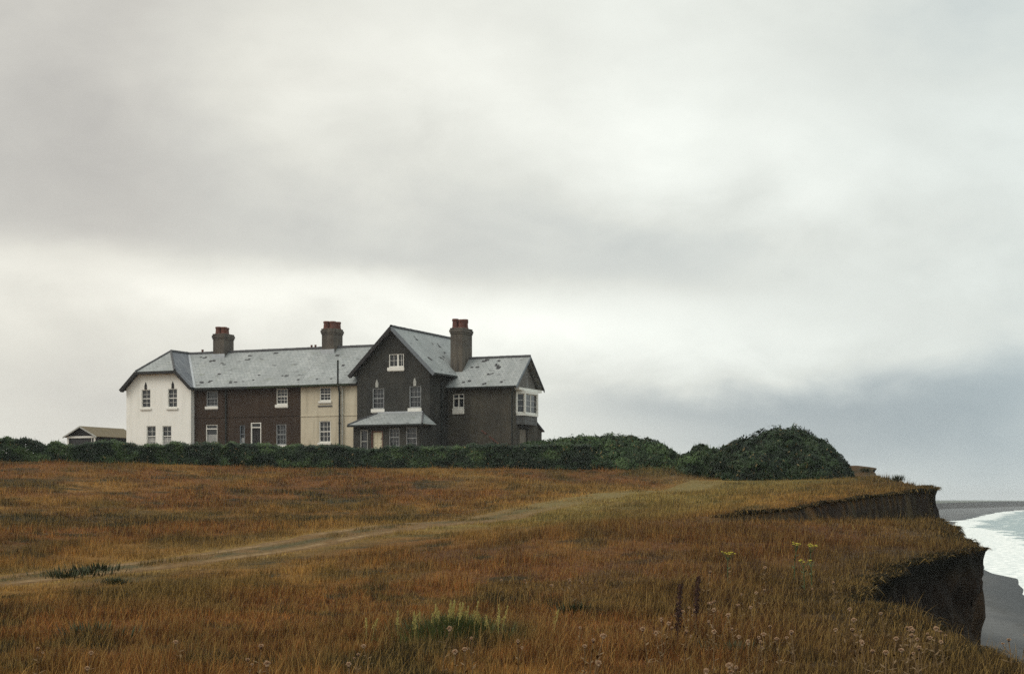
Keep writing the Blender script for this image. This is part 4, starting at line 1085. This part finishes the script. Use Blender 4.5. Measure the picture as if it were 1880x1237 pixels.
mb = MB(); fbar(mb, f0, 0, sw, 2.06, 2.22, .0, .05); fbar(mb, f0, .0, .16, -.1, 2.055, .0, .05); fbar(mb, f0, sw-.40, sw-.36+.0, -.1, 2.055, .0, .04); fbar(mb, f0, sw-.16, sw, -.1, 2.055, .0, .05)
mb.build('white_trim', M['white'], root)

# ------------------------------------------------------------------ meadow plants
M['stem'] = plain('dry_stem', (.16, .10, .045), .85, .5, 9)
M['fluff'] = plain('seed_fluff', (.56, .40, .27), .95, .4, 25, .1, (.36, .25, .16))
M['green_stem'] = plain('green_stem', (.06, .085, .03), .8, .4, 9)
M['yellow'] = plain('yellow_petal', (.52, .46, .05), .7, .4, 20)
M['dock'] = plain('dock_seed', (.055, .026, .018), .9, .5, 20)
M['clump'] = plain('clump_leaf', (.075, .092, .024), .7, .5, 12)
M['weed'] = plain('weed_leaf', (.034, .040, .013), .8, .5, 12)
M['clumptip'] = plain('clump_flower', (.40, .33, .10), .8, .5, 20)

def head_mesh(r, seed):
    rr = random.Random(seed); mb = MB()
    mb.lathe([(0, -r*.9), (r*.42, -r*.75), (r*.55, -r*.3), (r*.5, .05*r)], (0, 0, 0), 8)
    m = 70
    for k in range(m):
        z = 1-1.05*(k+.5)/m; a = k*2.39996+rr.uniform(-.2, .2); s = math.sqrt(max(0, 1-z*z))
        d = Vector((math.cos(a)*s, math.sin(a)*s, z)); t = d.orthogonal().normalized()*r*.13; L = r*rr.uniform(.85, 1.15)
        t2 = d.cross(t)
        b = Vector((0, 0, -r*.1))
        mb.poly([b+t*.6, b+d*L+t, b+d*L*1.03-t]); mb.poly([b+t2*.6, b+d*L+t2, b+d*L*1.03-t2])
    return mb
def stem_mesh(h, lean, leaves, seed, r=.006):
    rr = random.Random(seed); mb = MB()
    pts = [(lean[0]*t*t, lean[1]*t*t, h*t) for t in (0, .25, .5, .75, 1)]
    mb.tube([(x, y, z-.04) if z == 0 else (x, y, z) for x, y, z in pts], [r*1.4, r*1.2, r, r*.9, r*.8], 5)
    for k in range(leaves):
        t = rr.uniform(.12, .8); x, y, z = lean[0]*t*t, lean[1]*t*t, h*t; a = rr.uniform(0, 6.28); L = rr.uniform(.06, .14)
        d = Vector((math.cos(a), math.sin(a), rr.uniform(.1, .7))).normalized(); s = Vector((-d.y, d.x, 0)).normalized()*.014
        p = Vector((x, y, z)); mb.poly([p, p+d*L*.5+s, p+d*L, p+d*L*.5-s])
    return mb, pts[-1]
PROTO = []
for k in range(6):
    r = empty('thistle', (0, 0, 0)); ln = (random.uniform(-.07, .09), random.uniform(-.05, .05))
    sm, tip = stem_mesh(.5, ln, 7, k); s = sm.build('stem', M['stem'], r, merge=False)
    hm = head_mesh(.024+.004*(k % 3), k); hobj = hm.build('seed_head', M['fluff'], r, merge=False); cb_ = MB(); cb_.lathe([(0, -.034), (.010, -.030), (.013, -.012), (.011, .003)], (0, 0, 0), 7); cy_ = cb_.build('calyx', M['dock'], hobj, merge=False); hobj.location = (tip[0], tip[1], tip[2]+.03)
    if k == 3:
        b = MB(); b.tube([(ln[0]*.36, ln[1]*.36, .30), (ln[0]*.4+.05, ln[1]*.4+.02, .39), (ln[0]*.4+.07, ln[1]*.4+.03, .44)], .005, 5); b.build('side_stem', M['stem'], r, merge=False)
        h2 = hobj.copy(); link(h2, r); h2.location = (ln[0]*.4+.07, ln[1]*.4+.03, .465); h2.scale = (.8, .8, .8)
    PROTO.append(r)
used = [False]*6
def copy_tree(o):
    c = o.copy(); COL.objects.link(c)
    for ch in list(o.children):
        d = ch.copy(); COL.objects.link(d); d.parent = c
        for gc_ in list(ch.children):
            e = gc_.copy(); COL.objects.link(e); e.parent = d
    return c
def z7(l): return [(1100+x/3.76, 950+y/3.76) for x, y in l]
def z8(l): return [(600+x/3.76, 950+y/3.76) for x, y in l]
def z6(l): return [(1500+x/2.966, 820+y/2.966) for x, y in l]
def z9(l): return [(x/3.76, 980+y/3.76) for x, y in l]
T_GROUPS = [
 ('fluffy pale thistle head in the drift around the two dark dock spikes', 'thistles around the dock spikes', z7([(545,590),(610,625),(598,652),(680,645),(435,710),(450,735),(500,765),(335,770),(430,800),(590,785),(740,590),(770,590),(815,580),(785,640),(790,795),(755,720)])),
 ('pale thistle head in the dark grass between dock spikes and cliff notch', 'thistles between dock and cliff notch', z7([(850,670),(930,680),(935,770),(935,825),(1040,870),(1085,860),(1130,835),(1155,805),(1175,750),(1245,835),(1335,800),(1355,795),(995,530),(1085,520),(1120,500),(990,605),(1060,625)])),
 ('pale thistle head on the very edge below the dark cliff notch', 'thistles along the notch edge', z6([(460,985),(500,1005),(540,985),(540,1030),(570,1050),(635,990),(680,1005),(660,1045),(695,1070),(585,1020),(410,1050),(505,1110),(550,1100),(375,1130)])),
 ('brownish thistle head left of the cliff notch among rust grass', 'thistles left of the notch', z6([(270,1075),(305,1115),(110,1000),(205,1060),(215,995),(155,885),(245,945),(100,740),(370,910)])),
 ('thistle head standing out against the beach at the lower right corner', 'thistles against the beach', z6([(1110,1030),(1060,1055),(1120,1080)])),
 ('large close thistle head in the tight bunch at the bottom edge', 'thistles bunched at the bottom edge', z7([(880,1020),(925,1040),(905,1075),(690,1070)])),
 ('small distant thistle head below the yellow ragwort', 'small thistles below the ragwort', z7([(740,375),(880,375),(1150,345),(1630,450),(1465,495)])),
 ('thistle head dotted around the green leafy clump', 'thistles around the leafy clump', z8([(300,890),(205,950),(170,1020),(800,770),(1005,835),(955,910),(885,935),(1320,855)])),
 ('thistle head right of the leafy clump in open rust grass', 'thistles right of the leafy clump', z8([(1740,765),(1850,825),(1815,850),(1780,885),(1820,1010),(1380,430),(1220,430),(1545,465),(1690,440),(1770,450),(1640,425)])),
 ('lone pale thistle head in the lower left of the field', 'thistles at the lower left', z9([(255,790),(600,820),(1260,745),(1775,775),(640,930),(1840,895),(1730,865)])),
]
cnt = 0
for label, grp, pts in T_GROUPS:
    for (px, py) in pts:
        k = cnt % 6; cnt += 1
        # foot of the plant: the ground point whose 0.5 m tall stalk reaches that sight line
        h = random.uniform(.26, .42)
        x, y, z = gpos(px, py, h*1.05)
        o = PROTO[k] if not used[k] else copy_tree(PROTO[k]); used[k] = True
        tag(o, label, 'thistle', grp)
        s = h/.5
        o.location = (x, y, z); q_ = random.uniform(.55, .95); o.scale = (q_, q_, s); o.rotation_euler = (0, 0, random.uniform(0, 6.28))

# ragwort
def ragwort(px, py, h, label, seed):
    rr = random.Random(seed)
    x, y, z = gpos(px, py, h)
    r = empty('ragwort', (x, y, z), rr.uniform(0, 6), label, 'wildflower', 'yellow ragworts near the cliff edge')
    sm, tip = stem_mesh(h*.85, (.03, .02), 12, seed, .008); sm.build('stem', M['green_stem'], r, merge=False)
    hb = MB(); 
    for k in range(9):
        a = rr.uniform(0, 6.28); d = rr.uniform(.02, .14); p = Vector((tip[0]+math.cos(a)*d, tip[1]+math.sin(a)*d, h*(.93+rr.uniform(0, .07))))
        st = MB(); hb.tube([Vector((tip[0]*.9, tip[1]*.9, h*.78)), p], .004, 4, False)
        f = MB()
        for q in range(10):
            b = 2*math.pi*q/10; u = Vector((math.cos(b), math.sin(b), .15)); s = Vector((-u.y, u.x, 0))*.007
            f.poly([p+Vector((0, 0, .004)), p+u*.016+s, p+u*.030, p+u*.016-s])
        f.lathe([(.013, 0), (.012, .01), (0, .014)], p, 7)
        f.build('flower_head', M['yellow'], r, merge=False)
    hb.build('flower_stalks', M['green_stem'], r, merge=False)
ragwort(1336, 1013, .62, 'yellow ragwort on its own above the dark thistle drift', 1)
ragwort(1458, 996, .70, 'tall yellow ragwort left of the ragwort pair near the cliff', 2)
ragwort(1490, 998, .72, 'tallest bright yellow ragwort closest to the cliff edge', 3)
ragwort(1477, 1028, .55, 'short yellow ragwort in front of the tall ragwort pair', 4)
# dock spikes
def dock(px, py, h, label, seed):
    rr = random.Random(seed); x, y, z = gpos(px, py)
    r = empty('dock_stalk', (x, y, z), 0, label, 'dead plant', 'dead dock stalks')
    mb = MB(); mb.tube([(0, 0, -.05), (.01, 0, h*.5), (.05*h, 0, h)], [.010, .008, .004], 6); mb.build('stem', M['dock'], r, merge=False)
    mb = MB()
    for k in range(260):
        t = rr.uniform(.28, 1); a = rr.uniform(0, 6.28); rad = (.045*(1-abs(t-.6)*1.3)+.008)*rr.uniform(.3, 1)
        c = Vector((.05*h*t*t+math.cos(a)*rad, math.sin(a)*rad, h*t)); s = rr.uniform(.008, .016)
        d = Vector((math.cos(a), math.sin(a), .4)); e = Vector((-d.y, d.x, 0))
        mb.poly([c-e*s, c+Vector((0, 0, s)), c+e*s, c-Vector((0, 0, s))])
    mb.build('seed_spike', M['dock'], r, merge=False)
dock(1244, 1190, .70, 'thick dark brown dock stalk at the left of the thistle drift', 5)
dock(1278, 1150, .62, 'slender dark dock stalk leaning right behind the thistle heads', 6)
# green leafy clump with pale flower spikes
x, y, z = gpos(830, 1178)
r = empty('leafy_clump', (x, y, z), 0, 'green leafy clump with pale yellow flower spikes in the rust grass', 'plant')
mb = MB(); rr = random.Random(3)
for k in range(1500):
    a = rr.uniform(0, 6.28); d = abs(rr.gauss(0, .27)); px_, py_ = math.cos(a)*d*1.7, math.sin(a)*d; h = rr.uniform(.12, .40)*(1-min(.6, d*.7))
    ln = Vector((math.cos(a)*.35*h+rr.gauss(0, .03), math.sin(a)*.35*h, h)); s = Vector((math.cos(a+1.57), math.sin(a+1.57), 0))*.008
    p = Vector((px_, py_, -.02)); mb.poly([p-s*.5, p+s*.5, p+ln*.55+s, p+ln, p+ln*.55-s])
mb.build('leaves', M['clump'], r, merge=False)
for k in range(44):
    a = rr.uniform(0, 6.28); d = abs(rr.gauss(0, .26)); px_, py_ = math.cos(a)*d*1.8+.1, math.sin(a)*d; h = rr.uniform(.20, .46); lx = rr.uniform(-.04, .08)
    mb = MB(); mb.tube([(px_, py_, 0), (px_+lx*.4, py_, h*.6), (px_+lx, py_, h)], .004, 4)
    for q in range(34):
        t = rr.uniform(.55, 1); b = rr.uniform(0, 6.28); R_ = .022*(1.15-t)*2; c = Vector((px_+lx*t*t+math.cos(b)*R_, py_+math.sin(b)*R_, h*t)); e = Vector((-math.sin(b), math.cos(b), 0))*.009
        mb.poly([c-e, c+Vector((0, 0, .018)), c+e])
    mb.build('flower_spike', M['clumptip'], r, merge=False)
# small dark weed tufts in the field
def weed(px, py, w, h, label, seed):
    rr = random.Random(seed); x, y, z = gpos(px, py); r = MB()
    for k in range(170):
        a = rr.uniform(0, 6.28); d = abs(rr.gauss(0, w*.4)); hh = rr.uniform(.3, 1)*h
        p = Vector((math.cos(a)*d*1.5, math.sin(a)*d, -.02)); ln = Vector((math.cos(a)*hh*.5, math.sin(a)*hh*.5, hh)); s = Vector((-math.sin(a), math.cos(a), 0))*.016
        r.poly([p, p+ln*.5+s, p+ln, p+ln*.5-s]); r.poly([Vector((0, 0, -.03)), p+s*.8, p-s*.8])
    o = r.build('weed_tuft', M['weed'], None); o.location = (x, y, z); o.scale = (1, 1, 1)
    tag(o, label, 'weed', 'dark weed tufts in the dry field'); return o
weed(1056, 1128, .25, .20, 'small dark green weed tuft right of the leafy clump', 11)
weed(165, 1172, .45, .22, 'wide dark green weed tuft near the lower left corner', 12)
weed(155, 1056, .8, .24, 'long dark green weed tuft between the track ruts at the left', 13)
weed(120, 1062, .7, .22, 'low green weed tuft at the left end of the track', 14)
weed(180, 1050, .6, .24, 'green weed tuft on the track beyond the long one', 15)
weed(210, 1072, .35, .16, 'small weed tuft just below the track at the left', 16)
weed(1345, 1205, .3, .20, 'dark weed tuft among the thistles at the bottom', 17)
weed(1648, 884, .35, .42, 'upright weed tuft on the skyline of the cliff top', 18)
weed(1590, 866, .5, .35, 'weed tuft on the small headland past the mound bush', 19)

# ------------------------------------------------------------------ sky
w = bpy.data.worlds.new('World'); S.world = w; w.use_nodes = True
nt = w.node_tree; bg = nt.nodes['Background']
def m_(op, a, b=None, c=None):
    n = nt.nodes.new('ShaderNodeMath'); n.operation = op
    for i, v in enumerate((a, b, c)):
        if v is None: continue
        if isinstance(v, (int, float)): n.inputs[i].default_value = v
        else: nt.links.new(v, n.inputs[i])
    return n.outputs[0]
def P_(px, py): return (px-940)/3000, (916-py)/3000
tc = nt.nodes.new('ShaderNodeTexCoord'); sp = nt.nodes.new('ShaderNodeSeparateXYZ'); nt.links.new(tc.outputs['Generated'], sp.inputs[0])
dx, dy, dz = sp.outputs
az = m_('ARCTAN2', dx, dy); hyp = m_('SQRT', m_('ADD', m_('MULTIPLY', dx, dx), m_('MULTIPLY', dy, dy))); el = m_('ARCTAN2', dz, hyp)
def wn(scale, sc, detail=5, rough=.55, dist=0.0):
    mp = nt.nodes.new('ShaderNodeMapping'); mp.inputs['Scale'].default_value = sc; nt.links.new(tc.outputs['Generated'], mp.inputs[0])
    n = nt.nodes.new('ShaderNodeTexNoise'); n.inputs['Scale'].default_value = scale; n.inputs['Detail'].default_value = detail; n.inputs['Roughness'].default_value = rough; n.inputs['Distortion'].default_value = dist
    nt.links.new(mp.outputs[0], n.inputs['Vector']); return n.outputs['Fac']
na = wn(5, (1, 1, 1.9), 5, .5, .3); nb = wn(11, (1, 1, 1.8), 5, .55, .3); ncl = wn(26, (1, 1, 1.7), 4, .55)
azw = m_('ADD', az, m_('MULTIPLY', m_('SUBTRACT', na, .5), .16)); elw = m_('ADD', el, m_('MULTIPLY', m_('SUBTRACT', nb, .5), .045))
def blob(px, py, sx, sy, amp, tilt=0.0):
    a0, e0 = P_(px, py); da = m_('SUBTRACT', azw, a0); de = m_('SUBTRACT', elw, e0)
    if tilt: de = m_('ADD', de, m_('MULTIPLY', da, tilt))
    q = m_('ADD', m_('POWER', m_('ABSOLUTE', m_('DIVIDE', da, sx/3000)), 2), m_('POWER', m_('ABSOLUTE', m_('DIVIDE', de, sy/3000)), 2))
    return m_('MULTIPLY', m_('EXPONENT', m_('MULTIPLY', q, -1)), amp)
BL = [(150,330,620,170,-.055,.06),(900,430,600,90,-.018,.05),(60,250,260,180,-.04,0),(800,150,420,120,.055,0),(1360,280,260,170,.06,0),
      (560,545,620,48,.075,.06),(950,600,420,60,.05,.05),(60,720,330,120,-.06,0),(1250,470,300,80,-.05,.05),(1650,120,260,120,-.035,0),(1080,90,160,80,-.02,0),
      (1620,740,420,60,-.12,.0),(1900,690,260,70,-.08,0),(1300,745,260,30,-.07,.0),(1750,840,460,80,-.14,0),(1850,560,300,60,-.03,0),(1400,800,300,60,-.07,0),
      (0,0,480,240,-.10,0),(1880,60,420,260,-.045,0),(1150,640,260,50,.03,0)]
v = m_('ADD', .93, m_('ADD', m_('MULTIPLY', m_('SUBTRACT', na, .5), .14), m_('MULTIPLY', m_('SUBTRACT', nb, .5), .10)))
for b in BL: v = m_('ADD', v, blob(*b))
v = m_('ADD', v, m_('MULTIPLY', m_('SUBTRACT', ncl, .5), .045))
# cloud bank with a clear lower edge, left to centre
edge = m_('SUBTRACT', m_('ADD', el, m_('ADD', m_('MULTIPLY', m_('SUBTRACT', nb, .5), .030), m_('MULTIPLY', m_('SUBTRACT', na, .5), .022))), m_('SUBTRACT', P_(940, 522)[1], m_('MULTIPLY', az, .070)))
s1 = nt.nodes.new('ShaderNodeMapRange'); s1.interpolation_type = 'SMOOTHSTEP'; s1.inputs[1].default_value = -.008; s1.inputs[2].default_value = .012; nt.links.new(edge, s1.inputs[0])
s2_ = m_('EXPONENT', m_('MULTIPLY', m_('MAXIMUM', edge, 0.0), -22.0))
s3 = nt.nodes.new('ShaderNodeMapRange'); s3.interpolation_type = 'SMOOTHSTEP'; s3.inputs[1].default_value = .20; s3.inputs[2].default_value = -.12; nt.links.new(az, s3.inputs[0])
v = m_('SUBTRACT', v, m_('MULTIPLY', m_('MULTIPLY', s1.outputs[0], s2_), m_('MULTIPLY', s3.outputs[0], .085)))
# brighter overcast overhead
up = nt.nodes.new('ShaderNodeMapRange'); up.interpolation_type = 'SMOOTHSTEP'; up.inputs[1].default_value = .32; up.inputs[2].default_value = 1.2; up.inputs[3].default_value = 0; up.inputs[4].default_value = .22
nt.links.new(el, up.inputs[0]); v = m_('ADD', v, up.outputs[0])
v = m_('MAXIMUM', v, .2)
lin = m_('POWER', v, 2.2)
# colour: warm white where bright, blue grey in the shaded cloud and to the right
cool = nt.nodes.new('ShaderNodeMapRange'); cool.inputs[1].default_value = -.25; cool.inputs[2].default_value = .34; nt.links.new(azw, cool.inputs[0])
sh = nt.nodes.new('ShaderNodeMapRange'); sh.inputs[1].default_value = .90; sh.inputs[2].default_value = .66; nt.links.new(v, sh.inputs[0])
def cmix(f, a, b):
    n = nt.nodes.new('ShaderNodeMix'); n.data_type = 'RGBA'
    for s, q in ((n.inputs[0], f), (n.inputs[6], a), (n.inputs[7], b)):
        if isinstance(q, tuple): s.default_value = (*q, 1)
        elif isinstance(q, (int, float)): s.default_value = q
        else: nt.links.new(q, s)
    return n.outputs[2]
bright = cmix(cool.outputs[0], (1.0, .978, .88), (.935, 1.0, .955)); shade = cmix(cool.outputs[0], (1.0, .968, .925), (.76, .95, 1.05))
colr = cmix(sh.outputs[0], bright, shade)
vm = nt.nodes.new('ShaderNodeVectorMath'); vm.operation = 'SCALE'; nt.links.new(colr, vm.inputs[0]); nt.links.new(lin, vm.inputs['Scale'])
SUN_EL, SUN_AZ = R(44), R(246)     # azimuth clockwise from +Y: behind the camera, to the left
sky = nt.nodes.new('ShaderNodeTexSky'); sky.sky_type = 'NISHITA'; sky.sun_disc = False; sky.sun_elevation = SUN_EL; sky.sun_rotation = SUN_AZ
bg2 = nt.nodes.new('ShaderNodeBackground'); bg2.inputs['Strength'].default_value = .06; nt.links.new(sky.outputs[0], bg2.inputs[0])
nt.links.new(vm.outputs[0], bg.inputs[0]); bg.inputs['Strength'].default_value = 1.0
mxs = nt.nodes.new('ShaderNodeMixShader'); mxs.inputs[0].default_value = .96
nt.links.new(bg2.outputs[0], mxs.inputs[1]); nt.links.new(bg.outputs[0], mxs.inputs[2]); nt.links.new(mxs.outputs[0], nt.nodes['World Output'].inputs[0])

sun = bpy.data.lights.new('sun', 'SUN'); sun.energy = 1.3; sun.angle = R(30); sun.color = (1.0, .95, .87)
so_ = bpy.data.objects.new('sun', sun); link(so_)
d = Vector((math.sin(SUN_AZ)*math.cos(SUN_EL), math.cos(SUN_AZ)*math.cos(SUN_EL), math.sin(SUN_EL)))
so_.rotation_euler = (-d).to_track_quat('-Z', 'Y').to_euler()

# ------------------------------------------------------------------ sea air
hm_ = bpy.data.materials.new('sea_haze'); hm_.use_nodes = True; hn_ = hm_.node_tree
hn_.nodes.remove(hn_.nodes['Principled BSDF'])
pv_ = hn_.nodes.new('ShaderNodeVolumePrincipled'); pv_.inputs['Color'].default_value = (.90, .95, 1.0, 1); pv_.inputs['Density'].default_value = .0002; pv_.inputs['Anisotropy'].default_value = .2
hn_.links.new(pv_.outputs[0], hn_.nodes['Material Output'].inputs['Volume'])
mb = MB(); mb.box((-2600, -500, -30), (9000, 5200, 18)); hz = mb.build('haze', hm_); tag(hz, kind='stuff')

# ------------------------------------------------------------------ camera
cam = bpy.data.cameras.new('camera'); co = bpy.data.objects.new('camera', cam); link(co)
co.location = (0, 0, EYE); co.rotation_euler = (R(90), 0, 0)
cam.sensor_width = 36; cam.lens = F*36/1880; cam.shift_y = (916-618.5)/1880
cam.clip_start = .1; cam.clip_end = 20000
S.camera = co
vs = S.view_settings
vs.view_transform = 'Standard'; vs.look = 'None'; vs.exposure = 0; vs.gamma = 1; vs.use_curve_mapping = False
S.cycles.volume_bounces = 0
S.render.filter_size = 1.9
S.cycles.use_denoising = False
S.cycles.max_bounces = 6
